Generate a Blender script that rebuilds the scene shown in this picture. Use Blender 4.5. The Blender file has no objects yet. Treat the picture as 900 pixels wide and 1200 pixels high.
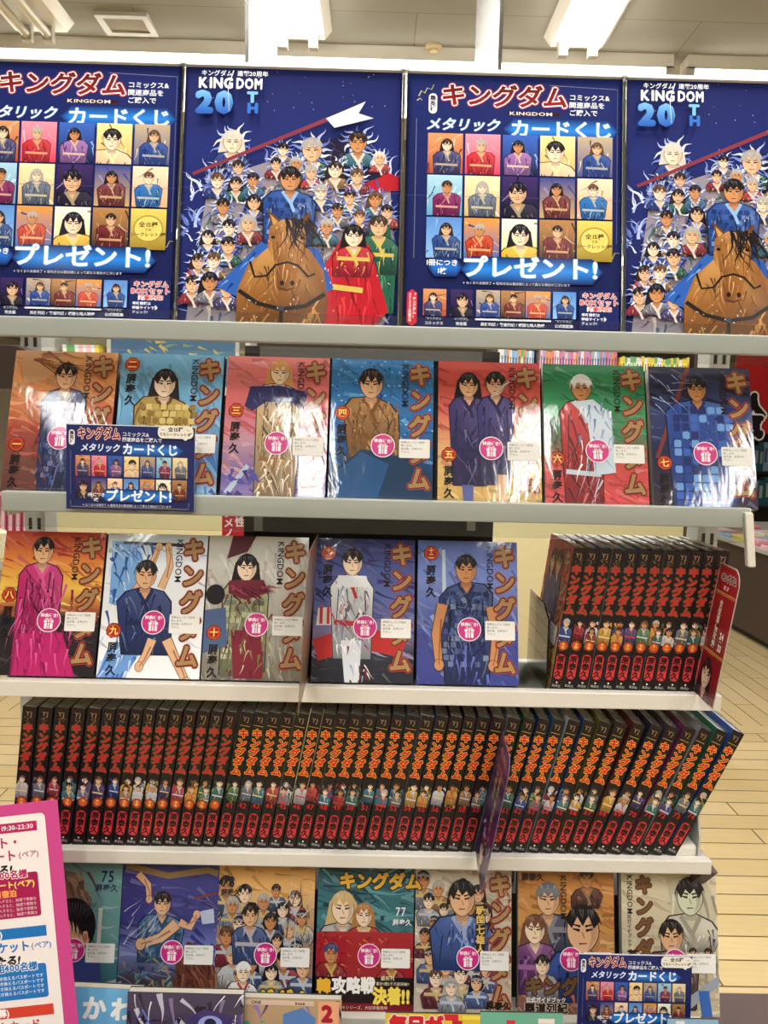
import bpy, math, random
from mathutils import Vector, Matrix
R = math.radians
C = bpy.context.scene.collection
sc = bpy.context.scene

# ------------------------------------------------------------------ camera, world, exposure
CAMH, CAMD, FPX = 1.40, 0.9548, 921.8
def cam_axes():
    th, yaw, roll = R(6.0), R(0.6135), R(1.4052)
    fw = Vector((math.sin(yaw)*math.cos(th), math.cos(yaw)*math.cos(th), -math.sin(th)))
    r = fw.cross(Vector((0, 0, 1))).normalized(); u = r.cross(fw)
    c, s = math.cos(roll), math.sin(roll)
    return fw, c*r + s*u, -s*r + c*u
FW, RT, UP = cam_axes()
CP = Vector((0, -CAMD, CAMH))
cam = bpy.data.cameras.new('camera'); camo = bpy.data.objects.new('camera', cam); C.objects.link(camo)
camo.matrix_world = Matrix(((RT.x, UP.x, -FW.x, CP.x), (RT.y, UP.y, -FW.y, CP.y), (RT.z, UP.z, -FW.z, CP.z), (0, 0, 0, 1)))
cam.sensor_fit = 'VERTICAL'; cam.sensor_height = 36; cam.sensor_width = 27; cam.lens = 36*FPX/1200
cam.clip_start = 0.01
sc.camera = camo
w = bpy.data.worlds.new('world'); sc.world = w; w.use_nodes = True
w.node_tree.nodes['Background'].inputs[0].default_value = (1, .98, .94, 1)
w.node_tree.nodes['Background'].inputs[1].default_value = 0.15
sc.view_settings.view_transform = 'Standard'; sc.view_settings.look = 'None'
sc.view_settings.gamma = 1; sc.view_settings.use_curve_mapping = False
sc.view_settings.exposure = 0.0
LAMP_W = 21.0          # watts of each fluorescent fixture
TUBE_E = 14.0           # emission of the tubes themselves

def ray(px, py):
    return (FW + RT*((px-450)/FPX) + UP*((600-py)/FPX))
def at(px, py, Y):                       # point of the plane y = Y seen at a pixel
    d = ray(px, py); return CP + d*((Y-CP.y)/d.y)
def atz(px, py, Z):
    d = ray(px, py); return CP + d*((Z-CP.z)/d.z)

# ------------------------------------------------------------------ materials
def lin(c):
    return tuple((x/255/12.92 if x/255 <= .04045 else ((x/255+.055)/1.055)**2.4) for x in c[:3])
MATS = {}
def new_mat(name):
    m = bpy.data.materials.new(name); m.use_nodes = True
    nt = m.node_tree; return m, nt, nt.nodes['Principled BSDF']
def noise_bump(nt, scale, strength, dist=.001, vec_scale=None, detail=3):
    tc = nt.nodes.new('ShaderNodeTexCoord'); mp = nt.nodes.new('ShaderNodeMapping')
    if vec_scale: mp.inputs['Scale'].default_value = vec_scale
    nt.links.new(tc.outputs['Object'], mp.inputs[0])
    n = nt.nodes.new('ShaderNodeTexNoise'); n.inputs['Scale'].default_value = scale; n.inputs['Detail'].default_value = detail
    nt.links.new(mp.outputs[0], n.inputs['Vector'])
    b = nt.nodes.new('ShaderNodeBump'); b.inputs['Strength'].default_value = strength; b.inputs['Distance'].default_value = dist
    nt.links.new(n.outputs[0], b.inputs['Height'])
    return n, b
def mat(name, col, rough=.5, metal=0, vary=.06, scale=30, coat=0, bump=0, spec=.5):
    if name in MATS: return MATS[name]
    m, nt, p = new_mat(name)
    n, b = noise_bump(nt, scale, bump or .05)
    ramp = nt.nodes.new('ShaderNodeMix'); ramp.data_type = 'RGBA'
    c = lin(col)
    ramp.inputs[6].default_value = tuple(x*(1-vary) for x in c)+(1,)
    ramp.inputs[7].default_value = tuple(min(1, x*(1+vary)) for x in c)+(1,)
    nt.links.new(n.outputs[0], ramp.inputs[0]); nt.links.new(ramp.outputs[2], p.inputs['Base Color'])
    if bump: nt.links.new(b.outputs[0], p.inputs['Normal'])
    p.inputs['Roughness'].default_value = rough; p.inputs['Metallic'].default_value = metal
    p.inputs['Coat Weight'].default_value = coat; p.inputs['Coat Roughness'].default_value = .04
    p.inputs['Specular IOR Level'].default_value = spec
    MATS[name] = m; return m
def print_mat(name, rough, coat, bump, cr=.03, scale=14, vs=(1, 1, 1), dist=.004, spec=.3):
    m, nt, p = new_mat(name)
    a = nt.nodes.new('ShaderNodeAttribute'); a.attribute_name = 'Col'
    nt.links.new(a.outputs['Color'], p.inputs['Base Color'])
    p.inputs['Roughness'].default_value = rough
    p.inputs['Coat Weight'].default_value = coat; p.inputs['Coat Roughness'].default_value = cr
    p.inputs['Specular IOR Level'].default_value = spec
    if bump:
        n, b = noise_bump(nt, scale, bump, dist, vs, 4)
        n.inputs['Distortion'].default_value = .6
        nt.links.new(b.outputs[0], p.inputs['Coat Normal'])
    MATS[name] = m; return m
PAPER = print_mat('printed_paper', .55, 0, 0)
WRAPPED = print_mat('shrink_wrapped_print', .5, .62, .22, .06, 13, (1.3, 1, .7), spec=.15)
SPINE = print_mat('wrapped_spine_print', .5, .35, .2, .08, 60, spec=.15)
POSTER = print_mat('laminated_print', .55, .03, .05, .1, 6, spec=.08)
def emit(name, col, e):
    m, nt, p = new_mat(name)
    p.inputs['Base Color'].default_value = (.9, .9, .9, 1)
    p.inputs['Emission Color'].default_value = lin(col)+(1,); p.inputs['Emission Strength'].default_value = e
    return m
TUBE = emit('fluorescent_tube', (255, 249, 238), TUBE_E)
COVE = emit('cove_tube', (255, 249, 238), 9.0)
def clear(name, tint=(255, 255, 255), k=1.0, rough=.02, bump=0):
    m, nt, p = new_mat(name); nt.nodes.remove(p)
    out = nt.nodes['Material Output']
    t = nt.nodes.new('ShaderNodeBsdfTransparent'); t.inputs[0].default_value = lin(tint)+(1,)
    g = nt.nodes.new('ShaderNodeBsdfGlossy'); g.inputs['Roughness'].default_value = rough
    f = nt.nodes.new('ShaderNodeFresnel'); f.inputs[0].default_value = 1.45
    ml = nt.nodes.new('ShaderNodeMath'); ml.operation = 'MULTIPLY'; ml.inputs[1].default_value = k; ml.use_clamp = True
    mx = nt.nodes.new('ShaderNodeMixShader')
    nt.links.new(f.outputs[0], ml.inputs[0]); nt.links.new(ml.outputs[0], mx.inputs[0])
    nt.links.new(t.outputs[0], mx.inputs[1]); nt.links.new(g.outputs[0], mx.inputs[2]); nt.links.new(mx.outputs[0], out.inputs[0])
    if bump:
        n, b = noise_bump(nt, 40, bump, .004); nt.links.new(b.outputs[0], g.inputs['Normal']); nt.links.new(b.outputs[0], f.inputs['Normal'])
    return m
ACRYL = clear('clear_acrylic', (243, 246, 246), 1.0)
FILM = clear('plastic_film', (246, 246, 246), 1.2, .35, .8)
FROST = clear('frosted_panel', (226, 224, 214), 1.5, .25)
WHITE = mat('white_enamel', (226, 222, 212), .35, vary=.02)
GREYW = mat('grey_enamel', (190, 188, 180), .4, vary=.03)
BLACK = mat('black_steel', (26, 23, 22), .5, vary=.1)
SLOT = mat('slot_dark', (18, 16, 15), .8)
PAGES = mat('page_edges', (205, 200, 186), .7, vary=.1, scale=400)
FILMPG = mat('filmed_page_edges', (228, 228, 224), .45, vary=.16, scale=160, coat=.3, bump=.5)
BROWN = mat('dark_brown_laminate', (66, 50, 44), .45, vary=.1)
WALNUT = mat('mauve_brown_board', (92, 70, 70), .5, vary=.08)
CREAM = mat('cream_panel', (206, 194, 150), .6)
CEILM = mat('ceiling_board', (156, 150, 134), .9, vary=.03, scale=3)
WALLM = mat('wall_paint', (214, 206, 188), .8, vary=.03)

# ------------------------------------------------------------------ mesh helpers
class MB:
    def __init__(s): s.v = []; s.f = []; s.mi = []; s.m = 0
    def face(s, pts):
        b = len(s.v); s.v += [tuple(p) for p in pts]; s.f.append(tuple(range(b, b+len(pts)))); s.mi.append(s.m)
    def hexa(s, p):                       # 8 corners: bottom 4 ccw, top 4 ccw
        b = len(s.v); s.v += [tuple(q) for q in p]
        for f in ((3, 2, 1, 0), (4, 5, 6, 7), (0, 1, 5, 4), (1, 2, 6, 5), (2, 3, 7, 6), (3, 0, 4, 7)):
            s.f.append(tuple(b+i for i in f)); s.mi.append(s.m)
    def box(s, x0, y0, z0, x1, y1, z1):
        s.hexa([(x0, y0, z0), (x1, y0, z0), (x1, y1, z0), (x0, y1, z0), (x0, y0, z1), (x1, y0, z1), (x1, y1, z1), (x0, y1, z1)])
    def prism(s, pts, ax, a, b):          # 2-D outline extruded along axis ax from a to b
        def P(q, t): return {0: (t, q[0], q[1]), 1: (q[0], t, q[1]), 2: (q[0], q[1], t)}[ax]
        n = len(pts); o = len(s.v)
        s.v += [P(q, a) for q in pts]+[P(q, b) for q in pts]
        fs = [tuple(range(o+n-1, o-1, -1)), tuple(range(o+n, o+2*n))]+[(o+i, o+(i+1) % n, o+n+(i+1) % n, o+n+i) for i in range(n)]
        s.f += fs; s.mi += [s.m]*len(fs)
    def tube(s, p, q, r, n=12):
        p, q = Vector(p), Vector(q); d = (q-p).normalized()
        a = d.orthogonal().normalized(); b = d.cross(a); o = len(s.v)
        for c in (p, q):
            for i in range(n):
                t = 2*math.pi*i/n; s.v.append(tuple(c + r*(math.cos(t)*a+math.sin(t)*b)))
        fs = [(o+i, o+(i+1) % n, o+n+(i+1) % n, o+n+i) for i in range(n)]+[tuple(range(o+n-1, o-1, -1)), tuple(range(o+n, o+2*n))]
        s.f += fs; s.mi += [s.m]*len(fs)
    def build(s, name, mats, parent=None, bevel=0, smooth=False):
        me = bpy.data.meshes.new(name); me.from_pydata(s.v, [], s.f)
        for m in (mats if isinstance(mats, (list, tuple)) else [mats]): me.materials.append(m)
        me.polygons.foreach_set('material_index', s.mi)
        if smooth: me.polygons.foreach_set('use_smooth', [True]*len(s.f))
        me.update()
        o = bpy.data.objects.new(name, me); C.objects.link(o)
        if parent: o.parent = parent
        if bevel:
            b = o.modifiers.new('bevel', 'BEVEL'); b.width = bevel; b.segments = 2; b.limit_method = 'ANGLE'
        return o
def tag(o, label=None, cat=None, group=None, kind=None):
    if label: o['label'] = label
    if cat: o['category'] = cat
    if group: o['group'] = group
    if kind: o['kind'] = kind
    return o
def empty(name, loc, label, cat, group=None, rot=(0, 0, 0)):
    o = bpy.data.objects.new(name, None); C.objects.link(o); o.location = loc; o.rotation_euler = rot
    o.empty_display_size = .02
    return tag(o, label, cat, group)

# ------------------------------------------------------------------ printed artwork drawn as layered polygons
GL = {}
def glyph(ch, off=0.0, res=2):
    k = (ch, off, res)
    if k not in GL:
        cu = bpy.data.curves.new('g', 'FONT'); cu.body = ch; cu.resolution_u = res; cu.offset = off
        o = bpy.data.objects.new('g', cu); C.objects.link(o)
        dg = bpy.context.evaluated_depsgraph_get(); e = o.evaluated_get(dg); m = e.to_mesh()
        v = [(p.co.x, p.co.y) for p in m.vertices]; f = [tuple(p.vertices) for p in m.polygons]
        e.to_mesh_clear(); bpy.data.objects.remove(o); bpy.data.curves.remove(cu)
        GL[k] = (v, f, max((p[0] for p in v), default=.3))
    return GL[k]
def prep_glyphs(s, offs, res=2):          # one depsgraph update for many glyphs
    todo = [(c, o, res) for c in sorted(set(s)) for o in offs if (c, o, res) not in GL and c != ' ']
    obs = []
    for c, off, r in todo:
        cu = bpy.data.curves.new('g', 'FONT'); cu.body = c; cu.resolution_u = r; cu.offset = off
        o = bpy.data.objects.new('g', cu); C.objects.link(o); obs.append(o)
    dg = bpy.context.evaluated_depsgraph_get()
    for k, o in zip(todo, obs):
        e = o.evaluated_get(dg); m = e.to_mesh()
        GL[k] = ([(p.co.x, p.co.y) for p in m.vertices], [tuple(p.vertices) for p in m.polygons], max((p.co.x for p in m.vertices), default=.3))
        e.to_mesh_clear()
    for o in obs:
        cu = o.data; bpy.data.objects.remove(o); bpy.data.curves.remove(cu)

def mixc(a, b, t): return tuple(a[i]*(1-t)+b[i]*t for i in range(3))
def nkz(off): return 0 if off <= .035 else 2e-6*(8 if off < .1 else 12)
class Art:                                # millimetres, x right, y down from the top edge
    DZ = 2.5e-6
    def __init__(s, w, h, bg, bg2=None):
        s.w, s.h = w, h; s.v = []; s.f = []; s.c = []; s.z = 4e-6; s.clip = (0, 0, w, h)
        b2 = bg2 or bg
        s.poly([(0, 0), (w, 0), (w, h), (0, h)], [bg, bg, b2, b2])
    def poly(s, pts, col, step=True):
        cols = list(col) if isinstance(col[0], (tuple, list)) else [col]*len(pts)
        P = [(p[0], p[1], c) for p, c in zip(pts, cols)]
        x0, y0, x1, y1 = s.clip
        for ax, lim, sg in ((0, x0, 1), (0, x1, -1), (1, y0, 1), (1, y1, -1)):
            out = []
            for i in range(len(P)):
                a, b = P[i-1], P[i]; da, db = (a[ax]-lim)*sg, (b[ax]-lim)*sg
                if (da < 0) != (db < 0):
                    t = da/(da-db); out.append((a[0]+(b[0]-a[0])*t, a[1]+(b[1]-a[1])*t, mixc(a[2], b[2], t)))
                if db >= 0: out.append(b)
            P = out
            if len(P) < 3: return
        ar = sum(P[i-1][0]*P[i][1]-P[i][0]*P[i-1][1] for i in range(len(P)))
        if abs(ar) < 1e-4: return
        if ar > 0: P.reverse()
        b = len(s.v)
        for p in P: s.v.append((p[0], s.h-p[1], s.z)); s.c.append(p[2])
        s.f.append(tuple(range(b, b+len(P))))
        if step: s.z += s.DZ
    def rect(s, x, y, w, h, col, col2=None):
        c2 = col2 or col; s.poly([(x, y), (x+w, y), (x+w, y+h), (x, y+h)], [col, col, c2, c2])
    def rrect(s, x, y, w, h, r, col, sk=0):
        pts = []
        for cx, cy, a in ((x+w-r, y+r, -90), (x+w-r, y+h-r, 0), (x+r, y+h-r, 90), (x+r, y+r, 180)):
            for k in range(5):
                t = R(a+k*22.5); pts.append((cx+r*math.cos(t), cy+r*math.sin(t)))
        s.poly([(px+(y+h-py)*sk, py) for px, py in pts], col)
    def ell(s, cx, cy, rx, ry, col, n=20, rot=0, wob=0, rng=None):
        c, q = math.cos(R(rot)), math.sin(R(rot)); pts = []
        for i in range(n):
            t = 2*math.pi*i/n; k = 1+(rng.uniform(-wob, wob) if rng else 0)
            a, b = rx*k*math.cos(t), ry*k*math.sin(t); pts.append((cx+a*c-b*q, cy+a*q+b*c))
        s.poly(pts, col)
    def glow(s, cx, cy, rx, ry, c0, c1, n=28, rings=3):
        for k in range(rings):
            a, b = k/rings, (k+1)/rings
            ca, cb = mixc(c0, c1, a), mixc(c0, c1, b)
            for i in range(n):
                t, u = 2*math.pi*i/n, 2*math.pi*(i+1)/n
                s.poly([(cx+rx*a*math.cos(t), cy+ry*a*math.sin(t)), (cx+rx*b*math.cos(t), cy+ry*b*math.sin(t)),
                        (cx+rx*b*math.cos(u), cy+ry*b*math.sin(u)), (cx+rx*a*math.cos(u), cy+ry*a*math.sin(u))], [ca, cb, cb, ca], False)
        s.z += s.DZ
    def band_glow(s, x0, x1, y, hh, c0, c1, xe=8):
        for sg in (-1, 1):
            s.poly([(x0, y), (x1, y), (x1, y+sg*hh), (x0, y+sg*hh)], [c0, c0, c1, c1])
            s.poly([(x1, y), (x1+xe, y), (x1, y+sg*hh)], [c0, c1, c1]); s.poly([(x0, y), (x0-xe, y), (x0, y+sg*hh)], [c0, c1, c1])
    def line(s, pts, w, col, w2=None):
        w2 = w if w2 is None else w2; n = len(pts); L = []; Q = []
        for i, p in enumerate(pts):
            a, b = pts[max(0, i-1)], pts[min(n-1, i+1)]
            dx, dy = b[0]-a[0], b[1]-a[1]; l = math.hypot(dx, dy) or 1
            ww = (w+(w2-w)*i/max(1, n-1))/2
            L.append((p[0]-dy/l*ww, p[1]+dx/l*ww)); Q.append((p[0]+dy/l*ww, p[1]-dx/l*ww))
        for i in range(n-1): s.poly([L[i], L[i+1], Q[i+1], Q[i]], col, False)
        s.z += s.DZ
    def wave(s, x, y, ln, ang, w, col, rng, amp=.25):
        pts = []; a = R(ang); ph = rng.uniform(0, 6)
        for i in range(7):
            t = i/6; o = math.sin(ph+t*4.5)*amp*ln*.3*t
            pts.append((x+math.cos(a)*ln*t-math.sin(a)*o, y+math.sin(a)*ln*t+math.cos(a)*o))
        s.line(pts, w, col, .05)
    def strokes(s, x0, y0, x1, y1, n, pal, ln, w, ang, ja, rng, shape=None):
        for _ in range(n):
            x, y = rng.uniform(x0, x1), rng.uniform(y0, y1)
            if shape and not shape(x, y): continue
            s.wave(x, y, ln*rng.uniform(.5, 1.3), ang+rng.uniform(-ja, ja), w*rng.uniform(.5, 1.2), rng.choice(pal), rng)
    def text(s, t, x, y, size, col, bold=0., vert=False, out=None, ow=.06, sx=1., slant=0., pitch=1., align='l', rise=0., out2=None, ow2=.12, col2=None):
        # x, y: left / top of the first character box
        def walk(off, c):
            if align != 'l' and not vert:
                tot = 0
                for ch in t: tot += (.35 if ch == ' ' else (1.0 if ord(ch) > 0x2000 else glyph(ch, bold)[2]+.07))*pitch*size*sx
                X = x-(tot if align == 'r' else tot/2)
            else: X = x
            Y = y
            for ch in t:
                if ch == ' ':
                    if vert: Y += size*.5
                    else: X += size*.35*sx
                    continue
                big = off > .035
                V, F, mx = glyph(ch, 0. if big else off); wide = ord(ch) > 0x2000
                nk = 8 if off < .1 else 12
                for kk in range(nk if big else 1):
                    ox, oy = (off*math.cos(2*math.pi*kk/nk), off*math.sin(2*math.pi*kk/nk)) if big else (0, 0)
                    b = len(s.v); zz = s.z+kk*2e-6
                    for gx, gy in V:
                        if vert and ch in 'ー〜': gx, gy = 1-gy-.24, .88-gx
                        elif vert and not wide: gx += (1-mx)/2
                        gx += ox; gy += oy
                        ax, ay = X+(gx+slant*(gy-.3))*size*sx, Y+(.86-gy)*size - rise*(X+gx*size*sx-x)
                        s.v.append((ax, s.h-ay, zz)); s.c.append(mixc(c, col2, min(1, max(0, (.86-gy)))) if (col2 and c is col) else c)
                    s.f += [tuple(b+i for i in f) for f in F]
                if vert: Y += size*pitch
                else: X += ((1.0 if wide else glyph(ch, bold)[2]+.07)*pitch)*size*sx
            s.z += s.DZ+(nkz(off))
            return X
        if out2: walk(bold+ow+ow2, out2)
        if out: walk(bold+ow, out)
        return walk(bold, col)
    def vtext(s, t, cx, y, size, col, **k):
        s.text(t, cx-size*k.get('sx', 1)/2, y, size, col, vert=True, **k)
    def rot_text(s, t, x, y, size, col, bold=.0, sx=1.):   # latin word reading downwards, x = right edge
        Y = y
        for ch in t:
            V, F, mx = glyph(ch, bold); b = len(s.v)
            for gx, gy in V: s.v.append((x-(.72-gy)*size, s.h-(Y+gx*size*sx), s.z)); s.c.append(col)
            s.f += [tuple(b+i for i in f) for f in F]; Y += (mx+.07)*size*sx
        s.z += s.DZ
    def arm(s, pts, w, col):
        s.line(pts, w*1.16, mixc(col, (30, 16, 12), .7), w*.8); s.line(pts, w, col, w*.66)
        x, y = pts[-1]; s.ell(x, y, w*.52, w*.6, mixc(col, (30, 16, 12), .7), 12); s.ell(x, y, w*.46, w*.54, col, 12)
        s.line([((p[0]+q[0])/2+w*.18, (p[1]+q[1])/2) for p, q in zip(pts, pts[1:])]+[(x, y)], w*.2, mixc(col, (90, 40, 20), .45), w*.1)
    # a plain, generic figure: oval head, cap of hair, shoulders and robe
    def person(s, cx, cy, r, skin, hair, cloth, acc, rng, body=3.2, longh=False, wide=1.0, feat=True, lean=0., capc=None, armor=False):
        dk = mixc(skin, (70, 35, 20), .45); cd = mixc(cloth, (10, 10, 20), .45); cl = mixc(cloth, (255, 255, 255), .28)
        lx = lean*body*r
        if longh:
            s.poly([(cx-1.0*r, cy-.5*r), (cx, cy-1.2*r), (cx+1.0*r, cy-.5*r), (cx+1.25*r, cy+1.3*r), (cx+.7*r, cy+2.1*r), (cx-.8*r, cy+2.0*r), (cx-1.3*r, cy+1.2*r)], hair)
        if body:
            sh = 1.9*r*wide; bt = cy+1.05*r+body*r; tl = rng.uniform(-.25, .25)*r
            T = [(cx-.38*r, cy+1.0*r), (cx+.38*r, cy+1.0*r), (cx+sh*.7, cy+1.3*r+tl), (cx+sh, cy+2.1*r+tl), (cx+sh*rng.uniform(.75, 1.0)+lx, bt), (cx-sh*rng.uniform(.75, 1.0)+lx, bt), (cx-sh, cy+2.1*r-tl), (cx-sh*.7, cy+1.3*r-tl)]
            s.poly([(cx+(p[0]-cx)*1.05, p[1]-.08*r) for p in T], mixc(cloth, (12, 8, 14), .75)); s.poly(T, [mixc(cloth, (255, 255, 255), .12)]*4+[cd]*2+[cloth]*2)
            if body > 4 and armor:
                st_ = .5*r
                for j in range(int(body*r*.8/st_)):
                    for i in range(-3, 4):
                        x_, y_ = cx+i*st_*.95*wide+lx*j*.08-(j % 2)*st_*.3, cy+1.7*r+j*st_
                        s.rrect(x_-st_*.44, y_, st_*.86, st_*.84, st_*.14, mixc(cloth, rng.choice(((255, 255, 255), (0, 0, 20), (30, 60, 120))), rng.uniform(.05, .4)))
            for k in range(int((10+body*4)*(1 if r > 7 else .5))):
                u = rng.uniform(-.9, .9); y = cy+rng.uniform(1.4, 1.2+body*.8)*r
                s.wave(cx+u*sh, y, body*r*rng.uniform(.12, .36), 90+rng.uniform(-32, 32)+u*14, r*rng.uniform(.05, .22), rng.choice((cd, cd, cl, mixc(cd, (0, 0, 0), .4), acc)), rng)
            if r > 7:
                for sg in (-1, 1): s.line([(cx+sg*sh*.62, cy+2.3*r), (cx+sg*sh*.7+lx*.5, cy+(2.3+body*.5)*r)], .1*r, mixc(cd, (0, 0, 0), .4), .05*r)
            s.poly([(cx-.42*r, cy+1.05*r), (cx+.42*r, cy+1.05*r), (cx+.1*r, cy+2.1*r)], mixc(skin, dk, .2))
            s.line([(cx-.62*r, cy+1.1*r), (cx+.1*r, cy+2.2*r), (cx+.4*r, cy+3.0*r)], r*.28, acc)
            s.line([(cx+.62*r, cy+1.1*r), (cx+.08*r, cy+2.2*r)], r*.28, acc)
            if body > 2.5 and not armor: s.line([(cx-sh*.8+lx*.6, cy+body*.72*r), (cx+sh*.8+lx*.6, cy+body*.74*r)], r*.4, acc)
        s.poly([(cx-.34*r, cy+.5*r), (cx+.34*r, cy+.5*r), (cx+.42*r, cy+1.35*r), (cx-.42*r, cy+1.35*r)], mixc(skin, dk, .55))
        pts = []
        for i in range(22):
            t = 2*math.pi*i/22; k = 1.0-(.2*max(0, math.sin(t))**2)
            pts.append((cx+.8*r*k*math.cos(t), cy+1.05*r*math.sin(t)))
        s.poly([(cx+(p[0]-cx)*1.07, cy+(p[1]-cy)*1.05) for p in pts], mixc(dk, (20, 12, 10), .5)); s.poly(pts, skin)
        s.poly([(cx+.3*r, cy-.5*r), (cx+.78*r, cy-.3*r), (cx+.68*r, cy+.4*r), (cx+.25*r, cy+.95*r), (cx+.42*r, cy+.3*r)], mixc(skin, dk, .4))
        if feat:
            for sg in (-1, 1):
                s.line([(cx+sg*.16*r, cy-.02*r), (cx+sg*.52*r, cy-.1*r)], .15*r, (35, 22, 20), .06*r)
                s.line([(cx+sg*.12*r, cy-.22*r), (cx+sg*.58*r, cy-.33*r)], .12*r, mixc(hair, (30, 20, 20), .6), .04*r)
            s.line([(cx-.05*r, cy+.05*r), (cx+.08*r, cy+.36*r)], .06*r, dk)
            s.line([(cx-.2*r, cy+.62*r), (cx+.22*r, cy+.6*r)], .09*r, mixc(dk, (90, 20, 20), .5), .05*r)
        hp = [(cx+.98*r*math.cos(R(a)), cy-.08*r+1.22*r*math.sin(R(a))) for a in range(172, 370, 18)]
        n = 6
        for i in range(n+1):
            u = 1-2*i/n; hp.append((cx+u*.85*r, cy-(.2 if i % 2 else .72)*r+rng.uniform(-.12, .12)*r+abs(u)*.28*r))
        s.poly(hp, hair)
        hl = mixc(hair, (255, 255, 255), .25)
        for k in range(9 if r > 7 else 3): s.wave(cx+rng.uniform(-.75, .6)*r, cy-1.05*r, .5*r, 80+rng.uniform(-30, 30), .09*r, hl, rng)
        if capc: s.line([(cx-.85*r, cy-.55*r), (cx, cy-.72*r), (cx+.85*r, cy-.5*r)], .3*r, capc)
    def emit_to(s, mb, org, ex, ez, en, sc_=.001):          # place onto a plane: origin, x axis, up axis, normal
        b = len(mb.v)
        org, ex, ez, en = Vector(org), Vector(ex), Vector(ez), Vector(en)
        mb.v += [tuple(org+ex*(p[0]*sc_)+ez*(p[1]*sc_)+en*p[2]) for p in s.v]
        mb.f += [tuple(b+i for i in f) for f in s.f]; mb.mi += [0]*len(s.f)
        if not hasattr(mb, 'col'): mb.col = {}
        for i, c in enumerate(s.c): mb.col[b+i] = c
class PB(MB):                              # a printed body: every vertex may carry a colour
    def __init__(s): super().__init__(); s.col = {}
    def paint(s, col):
        for i in range(len(s.v)):
            if i not in s.col: s.col[i] = col
    def build(s, name, mats, parent=None, **k):
        o = super().build(name, mats, parent, **k)
        a = o.data.color_attributes.new('Col', 'FLOAT_COLOR', 'POINT')
        buf = []; cache = {}
        for i in range(len(s.v)):
            c = s.col.get(i, (200, 200, 200))
            if c not in cache: cache[c] = lin(c)+(1.0,)
            buf += cache[c]
        a.data.foreach_set('color', buf)
        return o
prep_glyphs('キングダムKINGDOM原泰久集英社一二三四五六七八九十0123456789YJ', (0., .03, .05, .06, .08, .1, .11, .14))
prep_glyphs('特典付き!はレジにて配布致します。会計後、お声がけ下さい', (0., .02, .03))

SKIN = (226, 180, 140); PALE = (240, 214, 186); TAN = (200, 140, 92)
HAIRS = [(30, 24, 28), (46, 32, 28), (24, 22, 36), (90, 62, 44), (170, 165, 160)]
CLOTHS = [(40, 60, 130), (130, 40, 50), (60, 110, 130), (70, 60, 110), (150, 110, 60), (50, 100, 80), (110, 110, 120), (170, 60, 60)]
GOLD = (170, 134, 88); OUTL = (96, 34, 30)

# ------------------------------------------------------------------ the room
def struct(name, mb, m, **k):
    o = mb.build(name, m, **k); o['kind'] = 'structure'; return o
CZ = 2.72
def floor_mat():
    m, nt, p = new_mat('plank_floor')
    tc = nt.nodes.new('ShaderNodeTexCoord')
    def planks(rot, loc):
        mp = nt.nodes.new('ShaderNodeMapping'); mp.inputs['Rotation'].default_value = (0, 0, rot); mp.inputs['Location'].default_value = loc
        nt.links.new(tc.outputs['Object'], mp.inputs[0])
        b = nt.nodes.new('ShaderNodeTexBrick'); nt.links.new(mp.outputs[0], b.inputs['Vector'])
        b.inputs['Scale'].default_value = 1; b.inputs['Brick Width'].default_value = .92; b.inputs['Row Height'].default_value = .102
        b.inputs['Mortar Size'].default_value = .0028; b.inputs['Mortar Smooth'].default_value = .1
        b.inputs['Color1'].default_value = lin((219, 196, 148))+(1,); b.inputs['Color2'].default_value = lin((205, 180, 130))+(1,)
        b.inputs['Mortar'].default_value = lin((104, 84, 54))+(1,)
        return b, mp
    a, mpa = planks(0, (0, 0, 0)); b, mpb = planks(R(90), (.3, .02, 0))
    sep = nt.nodes.new('ShaderNodeSeparateXYZ'); nt.links.new(tc.outputs['Object'], sep.inputs[0])
    # planks change direction beyond the aisle edge: a line across the floor
    def cmp(inp, op, v):
        n = nt.nodes.new('ShaderNodeMath'); n.operation = op; nt.links.new(inp, n.inputs[0])
        if isinstance(v, (int, float)): n.inputs[1].default_value = v
        else: nt.links.new(v, n.inputs[1])
        return n.outputs[0]
    ymx = cmp(sep.outputs['Y'], 'GREATER_THAN', 2.75)
    mx = nt.nodes.new('ShaderNodeMix'); mx.data_type = 'RGBA'
    nt.links.new(ymx, mx.inputs[0]); nt.links.new(a.outputs[0], mx.inputs[6]); nt.links.new(b.outputs[0], mx.inputs[7])
    g = nt.nodes.new('ShaderNodeTexNoise'); mg = nt.nodes.new('ShaderNodeMapping'); mg.inputs['Scale'].default_value = (3, 40, 1)
    nt.links.new(tc.outputs['Object'], mg.inputs[0]); nt.links.new(mg.outputs[0], g.inputs['Vector']); g.inputs['Scale'].default_value = 2; g.inputs['Detail'].default_value = 5
    m2 = nt.nodes.new('ShaderNodeMix'); m2.data_type = 'RGBA'; m2.blend_type = 'MULTIPLY'; m2.inputs[0].default_value = .22
    nt.links.new(mx.outputs[2], m2.inputs[6]); nt.links.new(g.outputs[0], m2.inputs[7])
    nt.links.new(m2.outputs[2], p.inputs['Base Color']); p.inputs['Roughness'].default_value = .38
    return m
X0, X1, Y0, Y1 = -6.0, 6.5, -5.0, 13.0
b = MB(); b.box(X0, Y0, -.05, X1, Y1, 0); struct('floor', b, floor_mat())
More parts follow.
